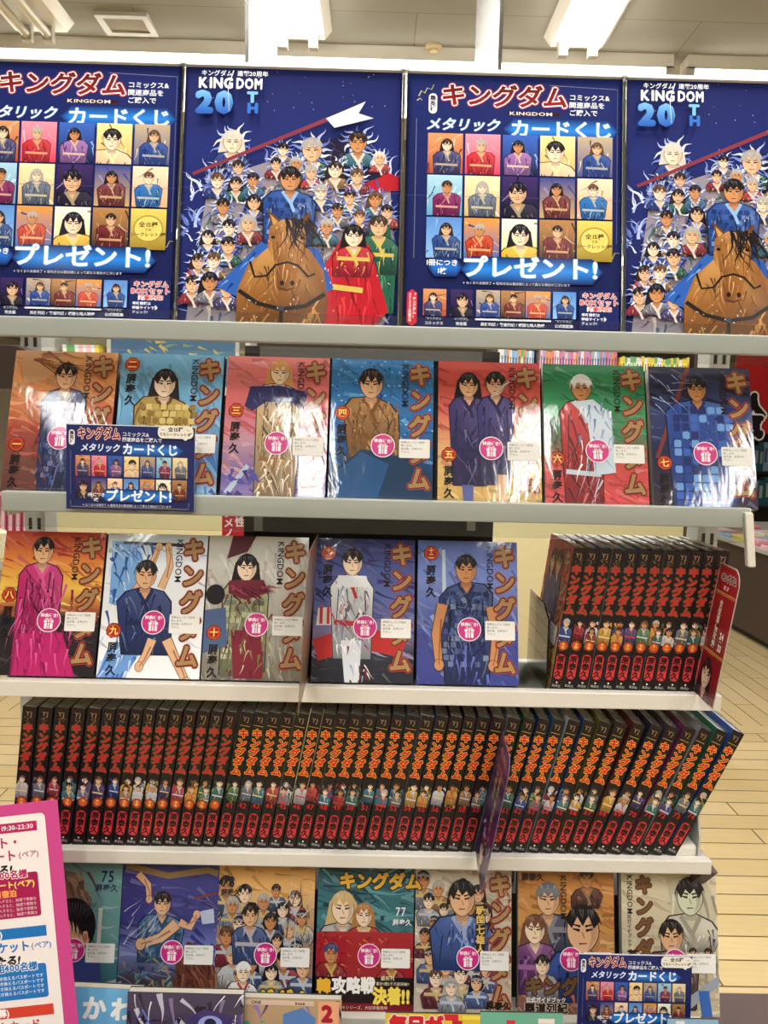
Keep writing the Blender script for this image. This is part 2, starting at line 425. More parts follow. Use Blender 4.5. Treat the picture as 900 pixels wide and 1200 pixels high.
def ceil_mat():
    m, nt, p = new_mat('ceiling_tiles')
    tc = nt.nodes.new('ShaderNodeTexCoord'); mp = nt.nodes.new('ShaderNodeMapping'); mp.inputs['Location'].default_value = (.36, .12, 0)
    nt.links.new(tc.outputs['Object'], mp.inputs[0])
    t = nt.nodes.new('ShaderNodeTexBrick'); nt.links.new(mp.outputs[0], t.inputs['Vector']); t.offset = .5
    t.inputs['Scale'].default_value = 1; t.inputs['Brick Width'].default_value = .91; t.inputs['Row Height'].default_value = .455
    t.inputs['Mortar Size'].default_value = .0016
    t.inputs['Color1'].default_value = lin((150, 148, 138))+(1,); t.inputs['Color2'].default_value = lin((146, 144, 134))+(1,); t.inputs['Mortar'].default_value = lin((118, 110, 96))+(1,)
    nt.links.new(t.outputs[0], p.inputs['Base Color']); p.inputs['Roughness'].default_value = .9
    return m
b = MB(); b.box(X0, Y0, CZ, X1, Y1, CZ+.05); struct('ceiling', b, ceil_mat())
for nm, bx in (('wall_back', (X0, Y1, 0, X1, Y1+.05, CZ)), ('wall_front', (X0, Y0-.05, 0, X1, Y0, CZ)),
               ('wall_left', (X0-.05, Y0, 0, X0, Y1, CZ)), ('wall_right', (X1, Y0, 0, X1+.05, Y1, CZ))):
    b = MB(); b.box(*bx); struct(nm, b, WALLM)
BY = 2.02                                   # drop beam across the ceiling
b = MB(); b.box(X0, BY+.08, CZ-.17, X1, BY+.3, CZ); struct('trim_1', b, WALLM)

# ------------------------------------------------------------------ ceiling lamps
def lamp(x, y0, y1, label, on=True, group='ceiling fluorescent fixtures', twin=.05):
    ym = (y0+y1)/2
    t = empty('ceiling_lamp', (x, ym, CZ), label, 'ceiling light', group)
    h = (y1-y0)/2
    k = MB(); k.prism([(-.11, 0), (-.085, -.03), (.085, -.03), (.11, 0)], 1, -h, h); k.build('lamp_housing', WHITE, t)
    for sx in (-twin, twin):
        k = MB(); k.tube((sx, -h+.03, -.055), (sx, h-.03, -.055), .0135); o = k.build('fluorescent_tube', TUBE if on else WHITE, t, smooth=False)
        for e in (-1, 1):
            k = MB(); k.box(sx-.016, e*(h-.028)-.014, -.075, sx+.016, e*(h-.028)+.014, -.028); k.build('lamp_socket', GREYW, t, bevel=.003)
    if on:
        L = bpy.data.lights.new('lamp_light', 'AREA'); L.shape = 'RECTANGLE'; L.size = .17; L.size_y = 2*h-.1
        L.energy = LAMP_W; L.color = lin((255, 252, 248)); lo = bpy.data.objects.new('lamp_light', L); C.objects.link(lo)
        lo.parent = t; lo.location = (0, 0, -.075)
    return t
xl, xm, xr = atz(45, 40, CZ-.05).x, atz(350, 50, CZ-.05).x, atz(676, 60, CZ-.05).x
lamp(xl, BY-1.6, BY-.19, 'unlit twin tube ceiling fixture at the far left', on=False, twin=.035)
lamp(xm, BY-1.32, BY-.19, 'lit ceiling fixture above the left horse and crowd poster')
lamp(xr, BY-1.32+.0, BY-.19, 'lit ceiling fixture near the smoke detector, above the right posters')
lamp(xr+.02, BY-2.6, BY-1.36, 'lit ceiling fixture cut off at the top edge, right of the smoke detector')
lamp(xm, BY-2.6, BY-1.36, 'lit fixture overhead, in line with the one above the left horse poster')
for k, (x, y, lb) in enumerate(((xm-.95, -2.2, 'left'), (xm, -2.2, 'middle'), (xr, -2.2, 'right'), (xr+.95, -2.2, 'far right'))):
    lamp(x, y-.62, y+.62, 'lit ceiling fixture behind the viewer, %s of four' % lb)
for rw, yy in (('near', 3.6), ('middle', 6.4), ('far', 9.6)):
    for lb, x in (('left', -2.2), ('right', 1.6)):
        lamp(x, yy-.6, yy+.6, 'lit ceiling fixture beyond the drop beam, %s row, %s one' % (rw, lb))
# bright line of tubes running along the beam
for i in range(4):
    x = -2.6+i*1.45
    t = empty('batten_lamp', (x, BY-.10, CZ), 'slim lit tube along the drop beam, number %s from the left' % ('one', 'two', 'three', 'four')[i], 'ceiling light', 'batten tubes along the beam')
    k = MB(); k.box(-.7, .0, -.045, .7, .08, 0); k.build('batten_housing', WHITE, t)
    k = MB(); k.tube((-.68, .02, -.062), (.68, .02, -.062), .019); k.build('batten_tube', COVE, t)
    for e in (-1, 1):
        k = MB(); k.box(e*.69-.015, .0, -.09, e*.69+.015, .04, -.04); k.build('batten_socket', GREYW, t)
    L = bpy.data.lights.new('batten_light', 'AREA'); L.shape = 'RECTANGLE'; L.size = 1.3; L.size_y = .05; L.energy = 9; L.color = lin((255, 252, 248))
    lo = bpy.data.objects.new('batten_light', L); C.objects.link(lo); lo.parent = t; lo.location = (0, 0, -.095); lo.rotation_euler = (R(30), 0, 0)
p = atz(508, 54, CZ)
t = empty('smoke_detector', (p.x, p.y, CZ), 'small round cream smoke detector on the ceiling', 'smoke detector')
t.scale = (.58, .58, .58)
def lathe(prof, n=24):
    m = MB()
    for i in range(len(prof)-1):
        (r0, z0), (r1, z1) = prof[i], prof[i+1]
        for k in range(n):
            a, c = 2*math.pi*k/n, 2*math.pi*(k+1)/n
            m.face([(r0*math.cos(a), r0*math.sin(a), z0), (r0*math.cos(c), r0*math.sin(c), z0), (r1*math.cos(c), r1*math.sin(c), z1), (r1*math.cos(a), r1*math.sin(a), z1)])
    return m
lathe([(.0, 0), (.05, 0), (.05, -.012), (.042, -.02), (.028, -.022)]).build('detector_base', mat('cream_plastic', (205, 190, 150), .5), t)
lathe([(.028, -.018), (.028, -.034), (.02, -.04), (0, -.04)]).build('detector_head', mat('cream_plastic', (205, 190, 150), .5), t)
# access hatch
q = [atz(108, 13, CZ), atz(168, 14, CZ), atz(190, 39, CZ), atz(128, 38, CZ)]
hx0, hx1 = (q[0].x+q[3].x)/2, (q[1].x+q[2].x)/2; hy0, hy1 = (q[2].y+q[3].y)/2, (q[0].y+q[1].y)/2
if hy0 > hy1: hy0, hy1 = hy1, hy0
t = empty('access_hatch', ((hx0+hx1)/2, (hy0+hy1)/2, CZ), 'square ceiling access hatch with a white frame', 'ceiling hatch')
a, c = (hx1-hx0)/2, (hy1-hy0)/2
k = MB()
for bx in ((-a, -c, a, -c+.022), (-a, c-.022, a, c), (-a, -c+.022, -a+.022, c-.022), (a-.022, -c+.022, a, c-.022)): k.box(bx[0], bx[1], -.012, bx[2], bx[3], 0)
k.build('hatch_frame', GREYW, t)
k = MB(); k.box(-a+.022, -c+.022, -.006, a-.022, c-.022, 0); k.build('hatch_door', CEILM, t)
# hanging panels seen almost edge-on
for (pts, Y, lb) in (([(276, 0), (291, 70)], .75, 'white hanging panel seen edge-on left of the lit fixture'), ([(604, 0), (584, 78)], .75, 'white hanging panel seen edge-on beside the smoke detector')):
    A = at(pts[0][0], pts[0][1], Y); B = at(pts[1][0], pts[1][1], Y)
    x = B.x
    t = empty('hanging_panel', (x, Y, CZ), lb, 'hanging sign', 'hanging panels')
    k = MB(); k.box(-.004, -.02, B.z-.12-CZ, .004, .42, -.10); k.build('panel_sheet', FROST, t)
    for yy in (.05, .42):
        k = MB(); k.tube((0, yy, -.11), (0, yy, 0), .002, 6); k.build('hanging_wire', GREYW, t)

# ------------------------------------------------------------------ the shelf unit
T17 = math.sin(R(17.1))*.0185
SH = {1: CAMH-.0865-T17, 2: CAMH-.3155-T17, 3: at(330, 996, 0.0).z, 5: CAMH-.757-math.sin(R(13.2))*.0185}
SH[0] = at(460, 391, -.02).z
PS = .310/.340
XL, XR = at(2, 590, -.01).x, at(880, 600, -.01).x
unit = empty('display_shelf_unit', (0, .1, 0), 'white open metal shelf unit holding all the comic volumes', 'shelf unit')
def upart(nm, mb, m, parent=unit, **k):
    mb.v = [(x, y-.1, z) for x, y, z in mb.v] if parent is unit else mb.v
    return mb.build(nm, m, parent, **k)
for px in (46, 826):
    x = at(px, 600, .15).x
    k = MB(); k.box(x-.014, .135, 0, x+.014, .175, 1.60)
    k.m = 1
    z = .3
    while z < 1.58:
        for dx in (-.006, .006): k.box(x+dx-.0022, .1342, z, x+dx+.0022, .136, z+.016)
        z += .025
    upart('post', k, [GREYW, SLOT])
    k = MB(); k.box(x-.03, -.02, 0, x+.03, .30, .05); upart('foot', k, GREYW, bevel=.004)
def shelf(z, xl, xr, th, y1=.14, lipup=.004, deep=-.012, bracket=False, lip=True, name='shelf'):
    k = MB(); k.box(xl, deep+.014, z-.012, xr, y1, z)
    k.box(xl, deep, z-th+lipup, xr, deep+.014, z+lipup)
    k.box(xl, deep+.014, z-th, xl+.003, y1, z); k.box(xr-.003, deep+.014, z-th, xr, y1, z)
    s = upart(name, k, WHITE, bevel=.0025)
    return s
def on_shelf(s, nm, mb, m, **k):
    mb.v = [(x, y-.1, z) for x, y, z in mb.v]; return mb.build(nm, m, s, **k)
s0 = shelf(SH[0]+.002, XL-.02, XR+.06, .022, y1=.02, deep=-.045)
k = MB(); k.box(XL-.02, -.0495, SH[0]-.028, XR+.06, -.047, SH[0]+.016); on_shelf(s0, 'acrylic_rail', k, ACRYL)
s1 = shelf(SH[1], XL, XR, .024, lipup=T17+.002)
k = MB(); k.box(XL, -.0165, SH[1]-.034, XR-.005, -.014, SH[1]+.012); on_shelf(s1, 'acrylic_rail', k, ACRYL)
a = at(876, 600, -.014); c = at(879, 664, -.014)
k = MB(); k.hexa([(c.x-.005, -.02, c.z), (c.x+.005, -.02, c.z), (c.x+.005, -.01, c.z), (c.x-.005, -.01, c.z), (a.x-.005, -.02, a.z), (a.x+.005, -.02, a.z), (a.x+.005, -.01, a.z), (a.x-.005, -.01, a.z)])
on_shelf(s1, 'end_bracket', k, WHITE, bevel=.002)
XR2 = at(847, 806, -.012).x; XL2 = at(-4, 795, -.012).x
s2 = shelf(SH[2], XL2, XR2, .0205, lipup=.003)
XL3, XR3 = at(18, 1004, -.012).x, at(835, 1008, -.012).x
s3 = shelf(SH[3], XL3, XR3, .018, lipup=.002)
for x, g in ((XL3-.002, -1), (XR3-.014, 1)):
    k = MB(); k.prism([(0, SH[3]), (.12, SH[3]), (.12, SH[3]+.11), (.03, SH[3]+.11), (0, SH[3]+.03)], 0, x, x+.0025); on_shelf(s3, 'end_plate', k, ACRYL if g < 0 else GREYW)
k = MB(); k.box(XR3-.05, .0, SH[3], XR3-.015, .11, SH[3]+.016); on_shelf(s3, 'end_tray', k, WHITE, bevel=.004)
k = MB(); k.prism([(.0, SH[3]-.02), (.14, SH[3]-.02), (.14, SH[3]-.13), (.11, SH[3]-.13)], 0, XR3-.004, XR3+.014); on_shelf(s3, 'end_bracket', k, WALNUT)
s5 = shelf(SH[5], XL3, XR3+.005, .02, lipup=.004)
# sloped rests that the face-out volumes lean on
def rest(s, z, xl, xr, tilt, h=.13, y=.012):
    t = math.tan(R(tilt)); k = MB()
    k.prism([(y+.024, z), (.139, z), (.139, z+h), (y+.024+h*t, z+h)], 0, xl, xr); return on_shelf(s, 'book_rest', k, BLACK)
rest(s1, SH[1], XL+.005, XR-.008, 17.1); rest(s2, SH[2], XL2+.005, .183, 17.1); rest(s5, SH[5], XL3+.005, XR3-.004, 13.2)
# black slotted back panel between the posts
a, c = at(287, 405, .18), at(577, 640, .18)
k = MB(); k.box(a.x, .18, c.z-.25, c.x, .20, a.z)
k.m = 1
for px in (303, 552):
    x = at(px, 615, .18).x; z = at(px, 612, .18).z
    k.box(x-.006, .176, z-.012, x+.006, .181, z+.016)
k.m = 2; k.box(at(305, 412, .17).x, .165, at(305, 418, .17).z, at(565, 412, .17).x, .18, at(305, 406, .17).z)
upart('back_panel', k, [BLACK, GREYW, mat('grey_strip', (108, 106, 102), .5)])
# steel uprights behind the lowest row
for px in (603, 722):
    x = at(px, 1100, .06).x
    k = MB(); k.box(x-.004, .10, SH[5], x+.004, .118, SH[5]+.19); k.box(x-.004, .10, SH[5]+.02, x+.004, .112, SH[5]+.03)
    on_shelf(s5, 'divider_rod', k, GREYW)

# ------------------------------------------------------------------ promotional posters
NAVY = (24, 36, 100); NAVY2 = (18, 26, 80)
BLUEG = (40, 130, 225)
CARD_BG = [((214, 150, 100), (170, 70, 50), (60, 60, 110)), ((236, 150, 170), (214, 60, 90), (200, 40, 50)), ((60, 100, 190), (20, 20, 40), (150, 100, 170)), ((250, 226, 160), (230, 170, 90), (236, 200, 160)), ((190, 170, 140), (70, 80, 140), (40, 70, 150)),
           ((170, 210, 230), (90, 150, 190), (130, 30, 90)), ((244, 226, 180), (200, 170, 120), (100, 110, 130)), ((60, 40, 100), (14, 10, 20), (24, 18, 40)), ((60, 70, 140), (190, 160, 110), (120, 50, 50)), ((252, 220, 190), (240, 170, 130), (40, 110, 190)),
           ((90, 140, 210), (130, 180, 235), (40, 70, 140)), ((220, 150, 60), (60, 100, 170), (200, 60, 30)), ((250, 246, 230), (236, 210, 120), (220, 180, 60)), ((180, 130, 80), (40, 26, 26), (110, 30, 30)), ((225, 205, 100), (150, 125, 40), None)]
def mini(a, x, y, w, h, i, rng):
    top, bot, cl = CARD_BG[i % 15]
    old = a.clip; a.clip = (max(old[0], x), max(old[1], y), min(old[2], x+w), min(old[3], y+h))
    a.rect(x, y, w, h, top, bot)
    if cl:
        a.strokes(x, y, x+w, y+h, 10, [mixc(top, (255, 255, 255), .4), mixc(bot, (20, 20, 30), .4), top], w*.5, w*.06, rng.choice((20, 70, 120)), 30, rng)
        sk = (PALE, SKIN, TAN)[(i*7) % 3]; hr = HAIRS[(i*3+1) % 5]
        big = i in (3, 7, 12)
        a.person(x+w*(.5+rng.uniform(-.07, .07)), y+h*(.42 if big else .3), w*(.3 if big else .17), sk, hr, cl, mixc(cl, (250, 230, 170), .6), rng, body=5, longh=(i % 2 == 0), wide=1.1 if big else 1.2)
    a.clip = old
def card_art():
    rng = random.Random(5); a = Art(257, 340, NAVY, NAVY2)
    a.line([(170, 11), (251, 14)], .8, (120, 124, 150)); a.line([(251, 14), (251, 220)], .8, (90, 96, 140)); a.line([(12, 60), (12, 245)], .7, (120, 120, 130))
    a.rrect(26, 26, 10, 27, 5, (240, 240, 245)); a.vtext('集英社', 31, 28.5, 7.4, (20, 20, 50), bold=.03)
    a.text('キングダム', 40, 12, 31, (96, 14, 18), bold=.03, out=(250, 244, 238), ow=.05, out2=(196, 52, 56), ow2=.035, sx=.98, col2=(150, 26, 30), slant=.05)
    a.rect(120, 47.5, 62, 4.5, (60, 16, 22)); a.text('KINGDOM', 122, 46.6, 6.2, (236, 225, 210), bold=.02, sx=1.65)
    for j, t in enumerate(('コミックス&', '関連商品を', 'ご購入で')): a.text(t, 193, 22+j*10.3, 8.6, (240, 244, 250), bold=.015)
    for pts in ([(14, 30), (17, 23), (21, 26), (24, 19), (29, 21), (32, 14)], [(12, 36), (16, 33), (18, 36)], [(238, 244), (241, 238), (246, 240), (249, 232), (254, 232)]): a.line(pts, 1.6, (190, 186, 110), .6)
    a.band_glow(128, 240, 71, 15, BLUEG, NAVY, 14)
    a.text('メタリック', 24, 58, 18, (242, 248, 255), bold=.02, out=(70, 120, 200), ow=.05, slant=.22, sx=.98)
    a.text('カードくじ', 123, 58, 24.5, (250, 252, 255), bold=.02, out=(80, 160, 240), ow=.035)
    for r_ in range(3):
        for c_ in range(5):
            x, y = 26+c_*44.4, 79+r_*56.2
            mini(a, x, y, 41.5, 53.5, r_*5+c_, rng)
    x, y = 26+4*44.4, 79+2*56.2
    for k in range(2): a.glow(x+20.7, y+26, 17.5-k*1.5, 17.5-k*1.5, ((150, 120, 40), (222, 202, 100))[k], ((160, 132, 50), (226, 208, 112))[k], rings=1)
    for t, yy, sz in (('全15種', 17, 7.6), ('うち', 25.5, 4), ('シークレット1種', 31, 5.6)): a.text(t, x+20.7, y+yy, sz, (60, 40, 20), bold=.02, align='c')
    a.band_glow(80, 222, 259, 17, BLUEG, NAVY2, 14); a.band_glow(36, 62, 257, 13, (34, 110, 210), NAVY2, 8)
    a.text('プレゼント!', 68, 241, 30, (250, 252, 255), bold=.025, out=(80, 170, 250), ow=.03, sx=1.02)
    a.text('1冊につき', 45, 247, 8.8, (245, 248, 255), bold=.02, align='c'); a.text('1枚', 45, 257.5, 8.8, (245, 248, 255), bold=.02, align='c')
    a.text('※なくなり次第終了 ※配布方法は書店様によって異なる場合がございます', 70, 275, 3.9, (220, 226, 240), sx=.97)
    a.poly([(5, 292), (11, 287), (17, 292), (17, 330), (11, 335), (5, 330)], (200, 40, 56))
    a.vtext('『キングダム』', 13.6, 292, 4.6, (250, 240, 240), bold=.02); a.vtext('コミックス&関連商品', 8.6, 292, 3.7, (250, 240, 240), bold=.02)
    for j, (x, w_) in enumerate(((24, 27), (56, 26), (86, 28), (115, 28), (144, 29), (176, 27))):
        mini(a, x, 286, w_, 35, (0, 7, 4, 13, 11, 10)[j], rng)
    for t, x in (('キングダム', 37), ('キングダム', 69), ('キングダム', 189)): a.text(t, x, 323.2, 3.4, (225, 228, 240), align='c')
    for t, x in (('コミックス', 37), ('完全版', 69), ('英傑列紀 / 覇道列紀 / 戦国七雄人物録', 129), ('公式問題集', 189)): a.text(t, x, 328.4, 4.6, (240, 242, 250), bold=.02, align='c', sx=.95)
    a.rrect(85, 323, 89, 2.6, 1.2, (240, 242, 250)); a.text('キングダム公式ガイドブック', 129, 322.9, 2.5, (30, 40, 100), align='c')
    a.rrect(207, 284, 46, 50, 3, (34, 48, 116)); a.rrect(207.5, 284.5, 45, 49, 3, (24, 34, 92))
    for t, yy, sz in (('キングダム', 286, 8.4), ('BOXセット', 294.5, 8.8), ('発売決定!', 303.8, 7.0)): a.text(t, 230.5, yy, sz, (205, 40, 50), bold=.03, out=(250, 246, 240), ow=.06, align='c', sx=.98)
    for j, t in enumerate(('最新情報は', '特設サイトで', 'チェック!')): a.text(t, 209.5, 313+j*5.6, 4.3, (240, 242, 250), bold=.02)
    a.poly([(236, 317), (239, 320.5), (236, 324)], (240, 242, 250)); a.line([(0, 164), (257, 164)], .5, (60, 76, 140))  # last line: highlight along the fold crease, painted as a thin paler stripe
    return a
def crowd_art():
    rng = random.Random(11); a = Art(257, 340, (30, 42, 112), (26, 34, 96))
    a.rect(0, 0, 257, 120, (24, 32, 92), (30, 42, 112))
    FL = [(120, 140, 215), (176, 192, 240), (90, 112, 200), (214, 224, 250)]
    for k in range(260):                                   # pale flames around the crowd
        t = rng.random(); x = rng.uniform(2, 252)
        top = 150-90*math.sin(min(1, max(0, (x-10)/240))*2.4)+rng.uniform(-8, 60)
        y = top if rng.random() < .6 else rng.uniform(120, 330)
        if x > 40 and y < 95: y += 40
        a.wave(x, y+22, rng.uniform(14, 34), -90+rng.uniform(-50, 40), rng.uniform(2, 6), rng.choice(FL), rng, .8)
    # masses of robes and armour
    a.poly([(30, 170), (60, 140), (110, 120), (190, 115), (245, 150), (252, 240), (240, 340), (10, 340), (18, 260)], (150, 140, 150))
    a.strokes(20, 140, 245, 330, 240, [(60, 90, 120), (190, 170, 150), (90, 70, 80), (60, 110, 110), (206, 190, 180), (100, 110, 160)], 22, 5, 90, 60, rng, lambda x, y: abs(x-128) < 60+(y-110)*.5)
    a.poly([(196, 118), (225, 128), (256, 140), (256, 158), (230, 160), (205, 150)], (176, 30, 44))
    a.poly([(160, 96), (200, 84), (225, 100), (235, 140), (190, 160), (160, 150)], (28, 26, 54))
    a.strokes(160, 95, 230, 150, 26, [(70, 80, 140), (20, 18, 40), (60, 50, 80)], 20, 4, 50, 60, rng)
    heads = [(58, 100, 16), (152, 108, 17), (206, 96, 15), (232, 116, 9), (118, 108, 9), (110, 128, 9), (134, 126, 9), (66, 134, 10), (42, 152, 11), (64, 156, 10), (84, 150, 10), (152, 138, 10), (180, 134, 12), (206, 142, 11),
             (50, 186, 11), (86, 180, 11), (164, 164, 11), (198, 170, 10), (228, 172, 11), (242, 188, 10), (58, 214, 11), (80, 208, 12), (184, 188, 10), (210, 196, 10), (34, 228, 10), (58, 238, 12), (172, 210, 11), (24, 260, 11), (42, 258, 11),
             (18, 290, 12), (38, 286, 13), (58, 296, 11)]
    for i, (x, y, r) in enumerate(heads):
        for k in range(13): a.wave(x+r*.7*math.cos(k/13*6.28), y+r*.8*math.sin(k/13*6.28), r*rng.uniform(.7, 1.2), k/13*360+rng.uniform(-30, 10)-15, r*.3, rng.choice(FL), rng, .8)
        hr = HAIRS[(i*7+2) % 5] if i not in (0, 3) else (206, 200, 190)
        a.person(x, y, r*.82, (PALE, SKIN, TAN, SKIN)[i % 4], hr, CLOTHS[(i*5) % 8], (210, 200, 190), rng, body=1.5, longh=(i % 3 == 0), wide=.9)
    # figure in a wide red robe and one in green at the right
    a.poly([(222, 205), (245, 205), (254, 260), (252, 320), (222, 325)], (34, 92, 70)); a.strokes(224, 215, 250, 315, 18, [(20, 60, 50), (80, 140, 110)], 26, 2.5, 90, 12, rng)
    a.person(233, 208, 12, SKIN, (60, 46, 40), (34, 92, 70), (200, 180, 90), rng, body=4.2)
    a.poly([(188, 228), (222, 232), (246, 318), (230, 336), (168, 336), (170, 262)], (178, 26, 40)); a.strokes(178, 250, 234, 330, 34, [(120, 14, 28), (214, 60, 66), (150, 20, 34)], 30, 3, 84, 14, rng)
    a.person(204, 222, 12.5, PALE, (26, 20, 24), (186, 30, 44), (206, 178, 90), rng, body=3.2, longh=True)
    a.line([(180, 288), (216, 292)], 7, (206, 178, 90))
    # central mass: blue armoured figure above a large brown horse-coloured body
    a.poly([(46, 292), (96, 232), (124, 236), (110, 268), (70, 304)], (44, 92, 176)); a.poly([(150, 236), (164, 240), (182, 290), (168, 300)], (40, 84, 166))
    a.strokes(56, 240, 120, 300, 24, [(24, 50, 120), (110, 160, 220)], 22, 3, 125, 10, rng)
    a.person(128, 150, 14, TAN, (26, 22, 26), (38, 74, 150), (140, 180, 226), rng, body=5.0, wide=1.15, armor=True)
    H0, H1, H2 = (150, 98, 46), (104, 64, 30), (196, 146, 84)
    a.poly([(70, 340), (70, 296), (82, 262), (104, 240), (128, 232), (152, 240), (170, 268), (176, 310), (172, 340)], [H1, H0, H0, H2, H2, H0, H0, H1, H1])
    a.strokes(76, 256, 168, 336, 70, [(122, 78, 36), (176, 122, 64), H2, (90, 56, 30)], 24, 2.6, 95, 35, rng, lambda x, y: abs(x-122) < 20+(y-236)*.4)
    a.poly([(108, 214), (103, 190), (118, 204)], H1); a.poly([(138, 206), (153, 190), (149, 214)], H1); a.poly([(110, 211), (106, 196), (115, 205)], H2)
    a.poly([(106, 212), (122, 202), (142, 206), (149, 222), (147, 246), (139, 272), (138, 290), (128, 296), (118, 294), (113, 284), (112, 262), (104, 238)], [H0, H2, H2, H0, H1, H0, H0, H1, H1, H0, H2, H0])
    a.strokes(110, 212, 142, 280, 34, [(166, 112, 56), (214, 168, 108), (132, 86, 42)], 20, 2.2, 88, 10, rng, lambda x, y: abs(x-126) < 14)
    for sg in (-1, 1):
        a.ell(127+sg*17, 226, 2.6, 2.2, (24, 16, 14), 10); a.line([(127+sg*21, 222), (127+sg*13, 221)], 1.2, H1, .5)
        a.ell(128+sg*6, 285, 2.6, 3.4, (36, 22, 18), 12); a.wave(128+sg*13, 232, 40, 92+sg*4, 1.4, H1, rng, .2)
    a.line([(119, 292), (128, 294), (137, 291)], 1, (40, 24, 20))
    for k in range(26): a.wave(136+rng.uniform(-12, 16), 202+rng.uniform(-2, 4), rng.uniform(22, 60), 70+rng.uniform(-30, 30), rng.uniform(1.5, 4), rng.choice(((28, 22, 22), (44, 34, 30), (16, 12, 14))), rng, .6)
    a.line([(84, 258), (90, 278), (104, 276), (114, 262), (128, 258), (140, 262), (152, 276), (160, 272)], 2.6, (28, 24, 24)); a.line([(72, 296), (94, 312), (122, 319), (150, 314), (172, 298)], 5, (34, 28, 26)); a.line([(122, 318), (122, 340)], 4, (34, 28, 26))
    a.ell(122, 318, 3.4, 3.4, (60, 60, 80), 12)
    # long maroon staff with a pale curved head
    a.line([(14, 146), (176, 66)], 4.2, (128, 50, 62), 5.2)
    a.poly([(168, 68), (214, 44), (206, 60), (224, 66), (178, 80)], [(236, 240, 248), (206, 214, 232), (220, 226, 238), (196, 204, 226), (240, 242, 250)])
    a.strokes(10, 6, 250, 60, 26, [(200, 210, 240)], 1.4, .9, 80, 30, rng); a.strokes(20, 150, 250, 330, 60, [(250, 250, 252)], 3, 1.2, 60, 40, rng)
    a.text('キングダム', 20, 8, 8.2, (240, 244, 250), bold=.01, sx=.9); a.text('連載20周年', 62, 8, 7.6, (240, 244, 250), bold=.01, sx=.95)
    a.text('KING', 17, 15.2, 19, (245, 248, 252), bold=.045, sx=.80); a.text('DOM', 61, 15.2, 19, (245, 248, 252), bold=.045, sx=.66)
    a.text('20', 15, 31, 38, (130, 196, 240), bold=.07, col2=(30, 80, 176), sx=1.0); a.text('T', 75, 33, 19, (120, 186, 236), bold=.06); a.text('H', 75, 48, 18, (50, 110, 200), bold=.06)
    a.line([(58, 8), (52, 30), (54, 62)], 1.2, (230, 236, 250), .3); a.line([(0, 164), (257, 164)], .5, (60, 76, 140))  # the full-width line paints the light caught by the sheet's fold crease
    return a
PT = math.atan2(.053, .335)
def poster_mesh(name, art):
    pb = PB(); pb.box(0, 0, 0, .257, .0012, .310); pb.paint((225, 228, 235))
    art.emit_to(pb, (0, 0, 0), (1, 0, 0), (0, 0, PS), (0, -1, 0)); return pb
pz = at(466, 386, -.018).z
cA = cR = None
ca, cr = card_art(), crowd_art()
for i, (px, kind, lb) in enumerate(((205-262, 'card', 'blue gift card lottery poster cut off at the left edge'), (207, 'crowd', 'whole blue poster of a crowd around a brown horse'),
                                    (471, 'card', 'whole blue gift card lottery poster between two crowd posters'), (730, 'crowd', 'blue crowd and horse poster cut off at the right edge'))):
    x = at(px, 386, -.018).x
    if i == 0: x = at(203, 374, -.018).x-.257
    t = empty('promotional_poster', (x, -.018, SH[0]+.0045), lb, 'poster', 'posters along the top', (-PT, 0, 0))
    if kind == 'card':
        if cA is None: cA = poster_mesh('p', ca).build('printed_sheet', POSTER, t)
        else:
            o = cA.copy(); C.objects.link(o); o.parent = t
    else:
        if cR is None: cR = poster_mesh('p', cr).build('printed_sheet', POSTER, t)
        else:
            o = cR.copy(); C.objects.link(o); o.parent = t
    for xs in (-.003, .2545):
        k = MB(); k.prism([(xs, -.005), (xs+.0055, -.005), (xs+.0055, -.0022), (xs+.003, .004), (xs, .004)], 2, 0, .312); k.build('clear_edge_strip', ACRYL, t)
    k = MB(); k.box(0, -.005, .310, .257, .003, .3145); k.build('white_top_edge', mat('white_card', (240, 240, 238), .5), t)
    k = MB(); k.box(.03, .0014, .0, .22, .0022, .25); k.build('back_board', GREYW, t)

# ------------------------------------------------------------------ face-out volumes
BW, BH, BT = 128., 182., 17.5
def medallion(a, x, y, t):
    a.ell(x, y, 9.4, 9.4, (120, 30, 24), 24, wob=.08, rng=random.Random(3)); a.ell(x, y, 8.2, 8.2, (205, 84, 36), 22); a.ell(x, y, 6.6, 6.6, (170, 40, 28), 22)
    n = len(t); z = 11. if n == 1 else 7.
    a.vtext(t, x, y-z*n/2, z, (250, 214, 110), bold=.03)
def author(a, x, y, col=(24, 18, 20), s=14.): a.vtext('原泰久', x, y, s, col, bold=.03, pitch=1.0, sx=.92)
def vtitle(a, x=111, y=5, s=30., latin=96, fill=GOLD, lat=(40, 26, 24)):
    a.rot_text('KINGDOM', latin+1, y+1, 11.5, lat, .01, .98)
    a.vtext('キングダム', x, y, s, fill, bold=.045, out=OUTL, ow=.05, pitch=1.12, sx=.92, out2=(176, 66, 56), ow2=.03)
def bgwash(a, stops, rng, n=150, ang=20, ln=40, w=7):
    for i in range(len(stops)-1):
        (y0, c0), (y1, c1) = stops[i], stops[i+1]; a.rect(0, y0*BH, BW, (y1-y0)*BH, c0, c1)
    for _ in range(n):
        y = rng.uniform(0, BH); c = stops[0][1]
        for s_, cc in stops:
            if y/BH >= s_: c = cc
        a.wave(rng.uniform(-20, BW), y, ln*rng.uniform(.4, 1), ang+rng.uniform(-25, 25), w*rng.uniform(.3, 1), mixc(c, rng.choice(((255, 255, 255), (20, 15, 25), (90, 40, 40))), rng.uniform(.06, .26)), rng)
COV = {}
def cover(fn): COV[fn.__name__] = fn; return fn
def base(rng_seed, stops, **k):
    rng = random.Random(rng_seed); a = Art(BW, BH, stops[0][1]); bgwash(a, stops, rng, **k); return a, rng
